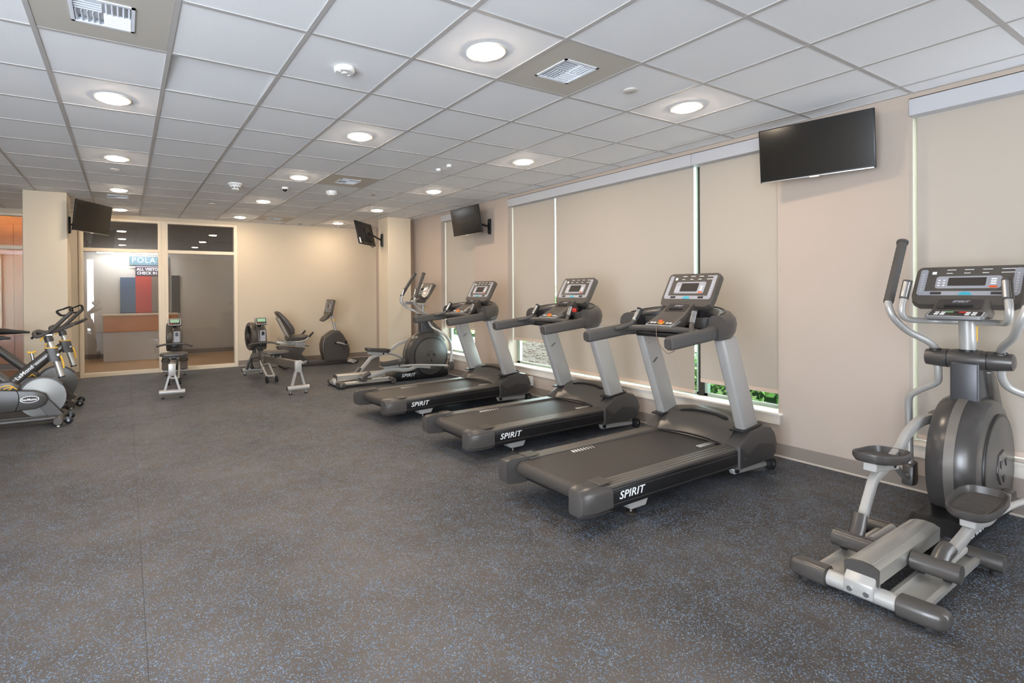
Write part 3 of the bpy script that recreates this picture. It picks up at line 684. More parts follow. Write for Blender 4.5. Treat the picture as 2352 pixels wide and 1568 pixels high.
def make_treadmill():
    t = thing('treadmill', 'x', 'treadmill', (0, 0, 0), 0, 'treadmills facing the windows')
    MB().box(.10, 1.62, -.30, .30, .105, .175).build('deck_frame', M_BLACK, t)
    rp = [(1.75, .238)] + [(.062 + .048*math.cos(a), .190 + .048*math.sin(a)) for a in [math.pi/2 + math.pi*k/10 for k in range(11)]] + [(1.75, .142)]
    bt = MB().prism(rp, -.266, .266).build('running_belt', M_BELT, t)
    for (x0, yy, s_) in ((.50, .235, .030), (1.37, -.175, .026)):
        mk = MB()
        for k in range(8):
            a = x0 + k*s_; wid = .008 + .010*max(0, 1-k/6)
            mk.bm.faces.new([mk.bm.verts.new(p) for p in ((a, yy-.022, .2387), (a+wid, yy-.022, .2387), (a+wid+.012, yy+.022, .2387), (a+.012, yy+.022, .2387))])
        mk.build('belt_mark', M_PRINT, bt)['kind'] = 'stuff'
    for s in (-1, 1):
        y0, y1 = (s*.296, s*.378) if s > 0 else (s*.378, s*.296)
        sp = MB().prism([(.17, .098), (1.56, .112), (1.56, .236), (.17, .226)], y0, y1, .012, 3).build('side_panel', M_BLACK, t)
        MB().box(.18, 1.55, s*.3775-.0015, s*.3775+.0015, .128, .1315).build('trim_line', M_CHAR, sp)
        MB().box(.18, 1.55, s*.3775-.0015, s*.3775+.0015, .203, .2065).build('trim_line', M_CHAR, sp)
        fr = MB()
        for k in range(4):
            a = .270 + k*.0255
            fr.prism([(.14, .222), (1.60, .232), (1.60, .256 - .0012*k), (.14, .246 - .0012*k)], s*a if s > 0 else s*(a+.0225), s*(a+.0225) if s > 0 else s*a, .003, 1)
        fr.build('foot_rail', M_FRAIL, t)
        # rear end cap: rounded block that wraps the roller end
        rings = []
        for xx, zb, zt, yo in ((-.064, .118, .232, .366), (-.056, .102, .247, .380), (-.035, .093, .256, .385), (.06, .088, .260, .388), (.195, .090, .253, .386)):
            yi = .272 if xx > -.03 else .282
            r_ = [(yi, zb), (yo-.025, zb), (yo, zb+.03), (yo, zt-.045), (yo-.012, zt-.018), (yo-.04, zt), (yi, zt)]
            rings.append([(xx, s*a, b) for a, b in r_])
        cap = MB().loft(rings, True).build('end_cap', M_SLATE, t)
        MB().box(-.0635, -.055, s*.315-.006, s*.315+.006, .155, .195, .002, 1).build('cap_slot', M_BLACK, cap)
        MB().prism([(-.01, .102), (.192, .102), (.192, .104), (-.01, .104)], s*.3865-.001, s*.3865+.0015).build('cap_seam', M_CHAR, cap)
        MB().prism([(.11, .255), (.22, .256), (.22, .262), (.11, .262)], s*.262 if s > 0 else s*.36, s*.36 if s > 0 else s*.262, .002, 1).build('cap_lip', M_CHAR2, cap)
        # shoulder cover beside the motor
        pts = [(1.535, .092), (1.535, .262), (1.575, .285), (1.705, .352), (1.87, .374), (1.97, .355), (2.03, .30), (2.062, .215), (2.045, .135), (2.0, .105)]
        rr = [[(x_, s*.285, z_) for x_, z_ in pts], [(x_, s*.372, z_) for x_, z_ in pts], [(1.80 + (x_-1.80)*.975, s*.392, .22 + (z_-.22)*.93) for x_, z_ in pts]]
        sc_ = MB().loft(rr, True).build('shoulder_cover', M_CHAR, t)
        MB().cyl((1.61, s*.391, .165), (1.61, s*.395, .165), .009, seg=10).build('cover_screw', M_STEEL, sc_)
        MB().loft([[(x_, s*yy, z_) for x_, z_ in [(1.545, .10), (1.545, .255), (1.66, .185), (1.80, .245), (2.0, .215), (2.03, .14), (1.98, .108)]] for yy in (.386, .3945)], True).build('cover_facet', mat('charcoal_facet', (54, 52, 51), .4), sc_)
        # upright
        up = MB().loft([[(1.655, s*a, .345), (1.855, s*a, .365), (1.56, s*a, 1.06), (1.365, s*a, 1.06)] for a in (.292, .366)], True, .018, 3).build('upright', M_SILVER, t)
        if s > 0:
            for dx in (0, .016): MB().loft([[(1.50+dx, q_, .80), (1.507+dx, q_, .80), (1.557+dx, q_, .840), (1.55+dx, q_, .840)] for q_ in (.2905, .2925)]).build('slash_badge', M_BLACK, up)
            for q in ((1.42, .99), (1.46, .965), (1.45, 1.015)): MB().cyl((q[0], .2915, q[1]), (q[0], .286, q[1]), .008, seg=8).build('upright_bolt', M_STEEL, up)
        MB().loft([[(1.60, s*a, .348), (1.87, s*a, .376), (1.87, s*a, .388), (1.60, s*a, .360)] for a in (.278, .38)], True, .003, 1).build('upright_boot', M_BLACK, t)
        # hand rail
        Mr = Matrix.Translation((.775, s*.345, 1.045)) @ Matrix.Rotation(-R(5), 4, 'Y')
        rings = []
        for xx, k in ((0, .55), (.008, .85), (.022, 1), (.60, 1), (.64, .96)):
            rings.append([Mr @ Vector((xx, a*k, b*k)) for a, b in rrect(-.033, .033, -.045, .045, .022)])
        hr = MB().loft(rings, True).build('hand_rail', M_FOAM, t)
        MB(Mr).loft([[(-.003, a*.72, b*.72) for a, b in rrect(-.033, .033, -.045, .045, .022)], [(.005, a*.72, b*.72) for a, b in rrect(-.033, .033, -.045, .045, .022)]]).build('rail_end', M_SLATE, hr)
        MB(Mr).loft([[(.565, a*1.05, b*1.05) for a, b in rrect(-.033, .033, -.045, .045, .022)], [(.578, a*1.05, b*1.05) for a, b in rrect(-.033, .033, -.045, .045, .022)]]).build('rail_collar', M_BLACK, hr)
        # pulse grip
        g = MB().tube([(1.06, s*.315, 1.095), (1.13, s*.29, 1.108), (1.185, s*.25, 1.135), (1.205, s*.243, 1.16)], .0165, 12, 4).build('grip_stem', M_CHAR, t)
        MB().tube([(1.205, s*.243, 1.16), (1.255, s*.232, 1.243)], .019, 12).build('pulse_grip', M_STEEL, g)
        MB().tube([(1.212, s*.225, 1.163), (1.262, s*.216, 1.247)], .014, 10).build('grip_back', M_BLACK, g)
        MB().tube([(1.253, s*.232, 1.240), (1.260, s*.231, 1.252)], .0215, 12).build('grip_tip', M_BLACK, g)
        # lift leg with wheel
        MB().prism([(1.54, .085), (1.58, .10), (2.02, .062), (2.03, .04), (2.01, .03), (1.56, .045)], s*.325-.02, s*.325+.02, .004, 1).build('lift_leg', M_SILVER, t)
        wh = MB().lathe([(.030, -.022), (.046, -.019), (.046, .019), (.030, .022)], (2.045, s*.352, .046), 'y', 24).build('transport_wheel', M_RUB, t)
        MB().lathe([(.014, -.025), (.014, .025)], (2.045, s*.352, .046), 'y', 12).build('wheel_hub', M_STEEL, wh)
        MB().lathe([(.018, -.024), (.018, .024)], (1.575, s*.335, .072), 'y', 12).build('leg_pivot', M_BLACK, t)
        # rear foot
        fb = MB().prism([(.36, .10), (.57, .10), (.54, .048), (.40, .048)], s*.30-.05, s*.30+.05, .004, 1).build('foot_bracket', M_SILVER, t)
        MB().lathe([(.010, .008), (.010, .05)], (.46, s*.30, 0), 'z', 10).build('foot_bolt', M_STEEL, fb)
        MB().lathe([(.036, 0), (.036, .006), (.024, .012)], (.46, s*.30, 0), 'z', 20).build('foot_pad', mat('foot_bronze', (70, 62, 54), .4, .4), fb)
    # motor hood, a crowned shell
    prof = [(1.555, .245), (1.60, .312), (1.66, .368), (1.74, .418), (1.83, .444), (1.92, .432), (1.99, .388), (2.035, .30), (2.05, .20), (2.03, .12)]
    def hood(u, v):
        k = u*(len(prof)-1); i = min(int(k), len(prof)-2); f = k-i
        x_ = prof[i][0]*(1-f) + prof[i+1][0]*f; z_ = prof[i][1]*(1-f) + prof[i+1][1]*f
        y_ = (v*2-1)*.292; c = (y_/.292)**2
        return (x_ - .055*(1-u)*(c) + .02*(1-u), y_, z_ - .035*c*(1 if u > .12 else u/.12))
    hd = MB().grid(hood, 18, 14).build('motor_hood', M_CHAR2, t)
    MB().tube([(1.735, .205, .392), (1.752, .11, .413), (1.756, 0, .419), (1.752, -.11, .413), (1.735, -.205, .392)], [.014] + [.026]*11 + [.014], 10, 3, flat=(.5, 1)).build('hood_grip', M_BLACK, hd)
    MB().tube([(1.575 - .055*(v*2-1)**2, (v*2-1)*.285, .262 - .012*(v*2-1)**2) for v in [k/12 for k in range(13)]], .005, 6).build('hood_gasket', M_BLACK, hd)
    # dash shell: horseshoe bowl
    rings = []
    for k in range(25):
        a = R(-98 + 196*k/24); ca, sa = math.cos(a), math.sin(a); el = max(0, ca)
        def P(ro, ri_, z): return (1.335 + ro*ca*1.0, (ri_)*sa, z)
        lift = .055*el
        rings.append([P(.275, .365, 1.035), P(.322, .410, 1.050), P(.350, .436, 1.090+lift*.2), P(.360, .446, 1.140+lift*.5), P(.350, .438, 1.178+lift*.8), P(.322, .412, 1.206+lift), P(.290, .375, 1.218+lift), P(.258, .335, 1.214+lift), P(.240, .312, 1.195+lift*.8), P(.232, .302, 1.115)])
    ds = MB().loft(rings, True).build('dash_shell', M_CHAR, t, sharp=75)
    lr = []
    for k in range(25):
        a = R(-98 + 196*k/24); ca, sa = math.cos(a), math.sin(a); lift = .055*max(0, ca)
        lr.append([(1.335 + q*ca, w_*sa, z_) for q, w_, z_ in ((.238, .309, 1.19+lift*.8), (.231, .300, 1.19+lift*.8), (.222, .290, 1.116), (.229, .299, 1.116))])
    MB().loft(lr, True).build('dash_lining', mat('lining_dark', (44, 43, 46), .4), ds)
    MB().tube([(1.335 + .285*math.cos(R(a)), .372*math.sin(R(a)), 1.2195 + .055*max(0, math.cos(R(a)))) for a in range(-90, 91, 10)], .004, 6).build('dash_seam', M_BLACK, ds)
    tr_ = []
    for k in range(25):
        a = R(-98 + 196*k/24); tr_.append((1.335 + .24*math.cos(a), .31*math.sin(a)))
    MB().plan(tr_, 1.085, 1.118).build('dash_tray', M_BLACK, ds)
    for s in (-1, 1):
        MB().lathe([(.075, 1.116), (.088, 1.186), (.080, 1.188), (.066, 1.120)], (1.43, s*.205, 0), 'z', 22).build('cup_holder', M_SLATE, ds)
        MB().tube([(1.20, s*.335, 1.09), (1.29, s*.335, 1.105), (1.35, s*.34, 1.115)], [.036, .044, .05], 12, 3).build('rail_joint', M_CHAR, ds)
    MB().tube([(1.185, -.30, 1.098), (1.175, -.15, 1.108), (1.172, 0, 1.11), (1.175, .15, 1.108), (1.185, .30, 1.098)], .024, 12, 3).build('cross_bar', M_CHAR, t)
    MB().prism([(1.17, 1.045), (1.42, 1.055), (1.42, 1.085), (1.17, 1.08)], -.20, .20, .008, 2).build('under_tray', M_BLACK, t)
    nk = MB().loft([[(1.20, -.115, 1.10), (1.20, .115, 1.10), (1.20, .115, 1.155), (1.20, -.115, 1.155)], [(1.36, -.115, 1.13), (1.36, .115, 1.13), (1.33, .11, 1.215), (1.33, -.11, 1.215)], [(1.52, -.10, 1.20), (1.52, .10, 1.20), (1.455, .10, 1.30), (1.455, -.10, 1.30)]], True, .008, 2).build('console_neck', M_CHAR2, t)
    Mk, Hk = panel_matrix(1.348, 1.226, 1.450, 1.293)
    plate(Mk, rrect(-.085, .085, .012, .105, .014), -.002, .004, 'shelf_recess', M_LCD, nk)
    plate(Mk, rrect(-.055, .055, .030, .048, .004), .003, .010, 'shelf_slot', M_BLACK, nk)
    text('shelf_lettering', 'SPIRIT', .024, M_FACE, nk, Mk @ Matrix.Translation((0, .070, .004)), shear=.3, align='CENTER', bold=.0008)
    sh, Mc, H = console(t, 1.47, 1.268, 1.628, 1.526)
    key_pad(t, 1.215, 1.150, .235, .13, R(20))
    text('side_lettering', 'SPIRIT', .066, M_PRINT, t, Matrix.Translation((.255, -.3795, .139)) @ MX_SIDE @ Matrix.Diagonal((1.22, 1, 1, 1)), shear=.24, bold=.0006, spacing=1.06)
    return t
T1 = make_treadmill()
T2 = copy_tree(T1); T3 = copy_tree(T1)
for o, l, (x, y, d) in ((T1, 'nearest treadmill with white stop-cord hanging from its orange button', (2.27, 2.50, .9)),
                        (T2, 'middle treadmill with a red safety clip on the console', (2.44, 3.87, 1.2)),
                        (T3, 'farthest treadmill beside the far elliptical trainer', (2.37, 5.345, 4.5))):
    o['label'] = l; o.location = (x, y, 0); o.rotation_euler = (0, 0, R(d))
MB().tube([(1.185, 0, 1.165), (1.145, -.003, 1.125), (1.13, -.01, 1.06), (1.11, -.05, 1.0), (1.06, -.12, .965), (.99, -.20, .955), (.93, -.29, .985)], .0024, 6, 5).build('stop_cord', mat('cord_brown', (120, 96, 80), .6), T1)
c_ = MB().tube([(1.42, -.10, 1.27), (1.42, -.12, 1.23), (1.40, -.14, 1.215)], .002, 6, 4).build('stop_cord', M_BLACK, T2)
MB(Matrix.Translation((1.40, -.14, 1.20)) @ Matrix.Rotation(R(25), 4, 'Z')).box(-.014, .014, -.02, .02, -.02, .022, .005, 2).build('safety_clip', M_RED, T2)

def make_elliptical():
    t = thing('elliptical_trainer', 'x', 'elliptical trainer', (0, 0, 0), 0, 'elliptical trainers')
    # rear stabiliser
    MB().tube([(0, -.17, .055), (0, .17, .055)], .040, 16, flat=(.9, 1)).build('rear_stabilizer', M_SILVER, t)
    for s in (-1, 1):
        rings = []
        for yy, k, dx in ((.125, .95, 0), (.130, 1.10, 0), (.21, 1.12, .002), (.262, 1.08, .008), (.280, .85, .010), (.287, .5, .012)):
            rings.append([(dx + a*k, s*yy, .056 + b*k) for a, b in rrect(-.045, .045, -.038, .038, .028)])
        c = MB().loft(rings, True).build('stabilizer_cap', M_SLATE, t)
        MB().lathe([(.024, 0), (.024, .010), (.018, .018)], (0, s*.225, 0), 'z', 16).build('rubber_foot', M_RUB, c)
    MB().prism([(-.048, .04), (-.048, .10), (.02, .165), (.035, .165), (.035, .04)], -.055, .055, .006, 2).build('beam_bracket', M_SILVER, t)
    for q in (-.03, .03): MB().cyl((-.048, q, .062), (-.054, q, .062), .011, seg=12).build('bracket_bolt', M_STEEL, t)
    # aluminium beam
    cs = [(-.058, .098), (.058, .098), (.060, .165), (.035, .178), (.0, .182), (-.035, .178), (-.060, .165)]
    bm_ = MB().loft([[(xx, a, b) for a, b in cs] for xx in (-.005, .78)], True).build('centre_beam', M_ALU, t)
    MB().loft([[(xx, a*1.04, .14 + (b-.14)*1.04) for a, b in cs] for xx in (-.016, .002)], True).build('beam_cap', M_SLATE, bm_)
    MB().box(.0, .775, -.0345, -.0325, .1785, .1800).build('beam_groove', M_SILVER, bm_)
    MB().box(.0, .775, .0325, .0345, .1785, .1800).build('beam_groove', M_SILVER, bm_)
    for s in (-1, 1):
        a0, a1 = .075, .205
        r_ = MB()
        r_.loft([[(xx, s*a, b) for a, b in ((a0, .046), (a0, .066), (a0+.018, .070), (a0+.034, .060), (a1-.034, .060), (a1-.018, .070), (a1, .066), (a1, .046))] for xx in (.03, .80)], True)
        r_.build('rail_track', M_ALU, t)
        MB().tube([(.52, s*.14, .085), (.80, s*.14, .085)], .020, 12).build('guide_tube', M_SILVER, t)
    MB().tube([(.82, -.28, .06), (.82, .28, .06)], .041, 16).build('front_stabilizer', M_SLATE, t)
    for s in (-1, 1): MB().lathe([(.022, 0), (.022, .010), (.018, .02)], (.82, s*.25, 0), 'z', 16).build('rubber_foot', M_RUB, t)
    # base skirt and drum housing
    sk = MB().prism([(.86, .03), (.86, .10), (.98, .15), (1.12, .12), (1.45, .16), (1.70, .17), (1.88, .13), (1.90, .05), (1.86, .02), (.92, .02)], -.115, .115, .012, 2).build('base_skirt', M_BLACK, t)
    text('side_lettering', 'SPIRIT', .070, M_PRINT, t, Matrix.Translation((1.03, -.1165, .050)) @ MX_SIDE @ Matrix.Diagonal((1.22, 1, 1, 1)), shear=.24, bold=.0006, spacing=1.06)
    cx, cz, rr = 1.53, .37, .385
    def ring(r_, yy, dz=0): return [(cx + r_*math.cos(a)*(1.0), yy, max(.085, cz + dz + r_*math.sin(a))) for a in [2*math.pi*k/44 for k in range(44)]]
    hs = MB().loft([ring(rr*.86, -.112), ring(rr*.93, -.105), ring(rr*.985, -.075), ring(rr, -.03), ring(rr, .03), ring(rr*.985, .075), ring(rr*.93, .105), ring(rr*.86, .112)], True).build('drum_housing', mat('gloss_drum', (72, 69, 67), .26, .2), t)
    MB().loft([ring(rr+.004, -.022), ring(rr+.004, .022)], False).build('housing_band', mat('band_light', (124, 118, 112), .3, .4), hs)
    for s in (-1, 1):
        dx, dz = 1.56, .355
        dk = MB().lathe([(.300, s*.100), (.300, s*.118), (.288, s*.124), (.02, s*.126)], (dx, 0, dz), 'y', 48).build('crank_disc', M_CHAR, t)
        MB().lathe([(.301, s*.119), (.306, s*.121), (.301, s*.123)], (dx, 0, dz), 'y', 48).build('disc_rim', M_BLACK, dk)
        hx = [(dx + .105*math.cos(R(60*k+10)), dz + .105*math.sin(R(60*k+10))) for k in range(6)]
        MB().prism(hx, s*.122 if s > 0 else s*.134, s*.134 if s > 0 else s*.122, .004, 1).build('disc_emblem', M_SLATE, dk)
        for k in range(3):
            a = R(30 + 120*k); q = (dx + .06*math.cos(a), dz + .06*math.sin(a))
            MB().prism([(q[0] + .028*math.cos(a+R(60*j)), q[1] + .028*math.sin(a+R(60*j))) for j in range(0, 6, 2)], s*.133 if s > 0 else s*.137, s*.137 if s > 0 else s*.133).build('emblem_notch', M_BLACK, dk)
    # post shroud
    ps = [(1.425, .70), (1.425, .96), (1.60, .96), (1.66, .90), (1.80, .76), (1.80, .66), (1.50, .66)]
    MB().prism(ps, -.062, .062, .012, 3).build('post_shroud', mat('graphite_shroud', (66, 66, 69), .34, .2), t)
    MB().prism([(1.62, .93), (1.70, .84), (1.86, .60), (1.80, .55), (1.64, .72), (1.58, .90)], -.085, .085, .012, 2).build('front_shroud', M_CHAR2, t)
    # pivot housing
    for s in (-1, 1):
        MB().lathe([(.050, s*.055), (.056, s*.060), (.054, s*.085)], (1.505, 0, .972), 'y', 24).build('pivot_collar', M_SLATE, t)
        MB().lathe([(.056, s*.086), (.056, s*.12), (.048, s*.185), (.030, s*.192)], (1.505, 0, .972), 'y', 24).build('pivot_hub', M_SLATE, t)
        MB().lathe([(.0565, s*.083), (.0565, s*.087)], (1.505, 0, .972), 'y', 24).build('pivot_seam', M_BLACK, t)
    MB().lathe([(.058, -.062), (.062, 0), (.058, .062)], (1.505, 0, .972), 'y', 24).build('pivot_core', M_SLATE, t)
    MB().tube([(1.505, 0, .98), (1.478, 0, 1.26)], .037, 18).build('mast', M_SILVER, t)
    MB().lathe([(.046, .0), (.043, .014)], (1.503, 0, 1.018), 'z', 20).build('mast_collar', M_BLACK, t)
    MB().box(1.512, 1.518, -.0385, -.0325, 1.08, 1.17).build('warning_label', M_YELLOW, t)
    sh, Mc, H = console(t, 1.405, 1.298, 1.562, 1.528, .50)
    nk = MB().prism([(1.30, 1.235), (1.30, 1.265), (1.40, 1.335), (1.45, 1.30), (1.50, 1.25), (1.46, 1.215)], -.115, .115, .012, 2).build('console_neck', M_CHAR2, t)
    Mk, Hk = panel_matrix(1.302, 1.272, 1.40, 1.340)
    plate(Mk, rrect(-.095, .095, .012, .100, .014), -.002, .003, 'shelf_recess', M_LCD, nk)
    plate(Mk, rrect(-.06, .06, .022, .040, .004), .002, .009, 'shelf_slot', M_BLACK, nk)
    text('shelf_lettering', 'SPIRIT', .026, M_FACE, nk, Mk @ Matrix.Translation((0, .064, .003)), shear=.3, align='CENTER', bold=.0008)
    key_pad(t, 1.27, 1.245, .25, .10, R(18), False)
    # fixed handlebar with pulse grips
    hb = MB().tube([(1.235, .215, 1.345), (1.215, .222, 1.27), (1.235, .215, 1.225), (1.30, .19, 1.205), (1.44, .13, 1.198), (1.50, .0, 1.195), (1.44, -.13, 1.198), (1.30, -.19, 1.205), (1.235, -.215, 1.225), (1.215, -.222, 1.27), (1.235, -.215, 1.345)], .0175, 12, 5).build('fixed_handlebar', M_SILVER, t)
    for s in (-1, 1):
        MB().tube([(1.232, s*.216, 1.335), (1.262, s*.205, 1.445)], .0225, 14).build('pulse_grip', M_CHAR, hb)
        MB().tube([(1.222, s*.214, 1.345), (1.247, s*.204, 1.435)], .0175, 12).build('sensor_plate', M_STEEL, hb)
    # moving handles
    up_ = {1: [(1.505, .135, .99), (1.485, .140, 1.03), (1.43, .165, 1.075), (1.33, .225, 1.135), (1.235, .262, 1.215), (1.222, .285, 1.285), (1.245, .292, 1.325)],
           -1: [(1.505, -.135, .99), (1.475, -.140, 1.03), (1.40, -.165, 1.07), (1.28, -.225, 1.13), (1.19, -.262, 1.21), (1.178, -.285, 1.275), (1.195, -.292, 1.31)]}
    gp = {1: ((1.238, .291, 1.312), (1.505, .302, 1.690)), -1: ((1.192, -.291, 1.30), (1.335, -.302, 1.675))}
    lo_ = {1: [(1.505, .135, .95), (1.515, .135, .87), (1.54, .150, .81), (1.58, .24, .745), (1.60, .295, .69), (1.615, .305, .60), (1.62, .303, .43), (1.60, .295, .22)],
           -1: [(1.505, -.135, .95), (1.54, -.135, .87), (1.59, -.16, .81), (1.66, -.25, .755), (1.74, -.30, .68), (1.81, -.308, .58), (1.835, -.305, .42), (1.82, -.297, .24)]}
    arm = {1: [(.35, .15, .125), (.44, .16, .17), (.58, .17, .30), (.66, .172, .375), (.82, .172, .415), (.98, .17, .47), (1.12, .165, .555), (1.28, .155, .60), (1.50, .148, .595)],
           -1: [(.38, -.15, .125), (.49, -.16, .145), (.66, -.17, .185), (.78, -.172, .21), (.92, -.172, .205), (1.06, -.17, .185), (1.18, -.17, .195), (1.30, -.165, .225), (1.56, -.150, .185)]}
    ped = {1: (.75, .172, .470, R(-7)), -1: (.85, -.178, .302, R(3))}
    for s in (-1, 1):
        hd = MB().tube(up_[s], .0195, 14, 5).build('upper_handle', M_SILVER, t)
        a, b = Vector(gp[s][0]), Vector(gp[s][1]); n = 26; pts = [a.lerp(b, k/n) for k in range(n+1)]
        MB().tube(pts + [b + (b-a).normalized()*.004], [.0245 + (.0012 if k % 2 else 0) for k in range(n+1)] + [.029], 14).build('handle_grip', M_FOAM, hd)
        MB().tube([b - (b-a).normalized()*.004, b + (b-a).normalized()*.012], .030, 14).build('grip_tip', M_FOAM, hd)
        MB().lathe([(.030, 0), (.027, .012)], (up_[s][1][0], up_[s][1][1], 1.018), 'z', 16).build('handle_collar', M_BLACK, hd)
        lw = MB().tube(lo_[s], .0195, 14, 5).build('swing_arm', M_SILVER, t)
        e = Vector(lo_[s][-1])
        MB().prism([(e.x-.055, e.z-.10), (e.x-.035, e.z+.03), (e.x+.045, e.z+.05), (e.x+.055, e.z-.08), (e.x+.03, e.z-.11)], e.y-.03, e.y+.03, .012, 2).build('joint_boot', M_CHAR, lw)
        pa = MB()
        P = catmull([Vector(p) for p in arm[s]], 5); rings = []
        for i, p in enumerate(P):
            T = (P[min(i+1, len(P)-1)] - P[max(i-1, 0)]).normalized(); N = Vector((0, 1, 0)).cross(T).normalized()
            rings.append([p + Vector((0, 1, 0))*a_ + N*b_ for a_, b_ in rrect(-.018, .018, -.028, .028, .008, 2)])
        pao = pa.loft(rings, True).build('pedal_arm', M_SILVER, t)
        MB().prism([(P[-1].x-.05, P[-1].z-.03), (P[-1].x-.03, P[-1].z+.035), (P[-1].x+.06, P[-1].z+.04), (P[-1].x+.07, P[-1].z-.02), (P[-1].x+.01, P[-1].z-.045)], P[-1].y-.026, P[-1].y+.026, .01, 2).build('arm_cap', M_CHAR2, pao)
        # roller carriage
        q = Vector(arm[s][0])
        rc = MB().tube([(q.x-.01, s*.065, .118), (q.x-.01, s*.235, .118)], .042, 16).build('roller_carriage', M_SLATE, t)
        MB().tube([(q.x-.01, s*.15, .118), (q.x+.05, s*.157, .165), (q.x+.10, s*.164, .225 if s > 0 else .185)], .034, 12).build('carriage_neck', M_SLATE, rc)
        for k in (.10, .19): MB().lathe([(.026, -.012), (.026, .012)], (q.x-.01, s*k, .094), 'y', 16).build('track_roller', M_RUB, rc)
        # pedal
        px, py, pz, pt = ped[s]
        Mp = Matrix.Translation((px, py, pz)) @ Matrix.Rotation(-pt, 4, 'Y')
        o1 = []
        for k in range(40):
            a_ = 2*math.pi*k/40; ca_, sa_ = math.cos(a_), math.sin(a_)
            xx_ = .206*math.copysign(abs(ca_)**.62, ca_); yy_ = .098*math.copysign(abs(sa_)**.60, sa_)
            o1.append((xx_, yy_*(1 - .10*max(0, -xx_)/.2)))
        def sc(k, dz): return [(a_*k - (1-k)*.0, b_*(k-.04 if k < 1 else k), dz) for a_, b_ in o1]
        pl = MB(Mp).loft([sc(.90, -.018), sc(1.0, .006), [(a_, b_, .030 + .014*max(0, a_/.206)) for a_, b_ in o1], [(a_*.955, b_*.93, .030 + .014*max(0, a_/.206)) for a_, b_ in o1], [(a_*.90, b_*.86, .010) for a_, b_ in o1]], True).build('foot_pedal', M_CHAR, t, sharp=55)
        MB(Mp).loft([[(a_*.80, b_*.70, .0105) for a_, b_ in o1], [(a_*.80, b_*.70, .0125) for a_, b_ in o1]]).build('pedal_tread', M_BLACK if False else M_CHAR2, pl)
        tr_ = MB(Mp)
        for k in range(9): tr_.box(-.13 + k*.030, -.118 + k*.030, -.05, .05, .0125, .0145)
        tr_.build('tread_ribs', M_CHAR, pl)['kind'] = 'stuff'
        MB(Mp).box(-.15, .17, -.030 if s > 0 else -.030, .030, -.065, -.016, .004, 1).build('pedal_bracket', M_SILVER, pl)
        MB(Mp).cyl((.10, -.034, -.040), (.10, .034, -.040), .014, seg=12).build('bracket_pin', M_BLACK, pl)
        # link from the swing arm to the pedal
        MB().tube([(e.x-.01, e.y, e.z-.045), (e.x-.14, s*.285, e.z-.02), (px+.36, s*.245, pz-.10 if s > 0 else pz-.045), (px+.10, s*.225, pz-.045)], .0165, 12, 5).build('link_bar', M_SILVER, t)
    return t
E1 = make_elliptical()
E2 = copy_tree(E1)
tag(E1, 'large elliptical trainer in the right foreground, cut by the frame'); E1.location = (2.83, 1.045, 0); E1.rotation_euler = (0, 0, R(1.3))
tag(E2, 'distant elliptical trainer beside the right column and farthest treadmill'); E2.location = (2.67, 7.38, 0); E2.rotation_euler = (0, 0, R(0))

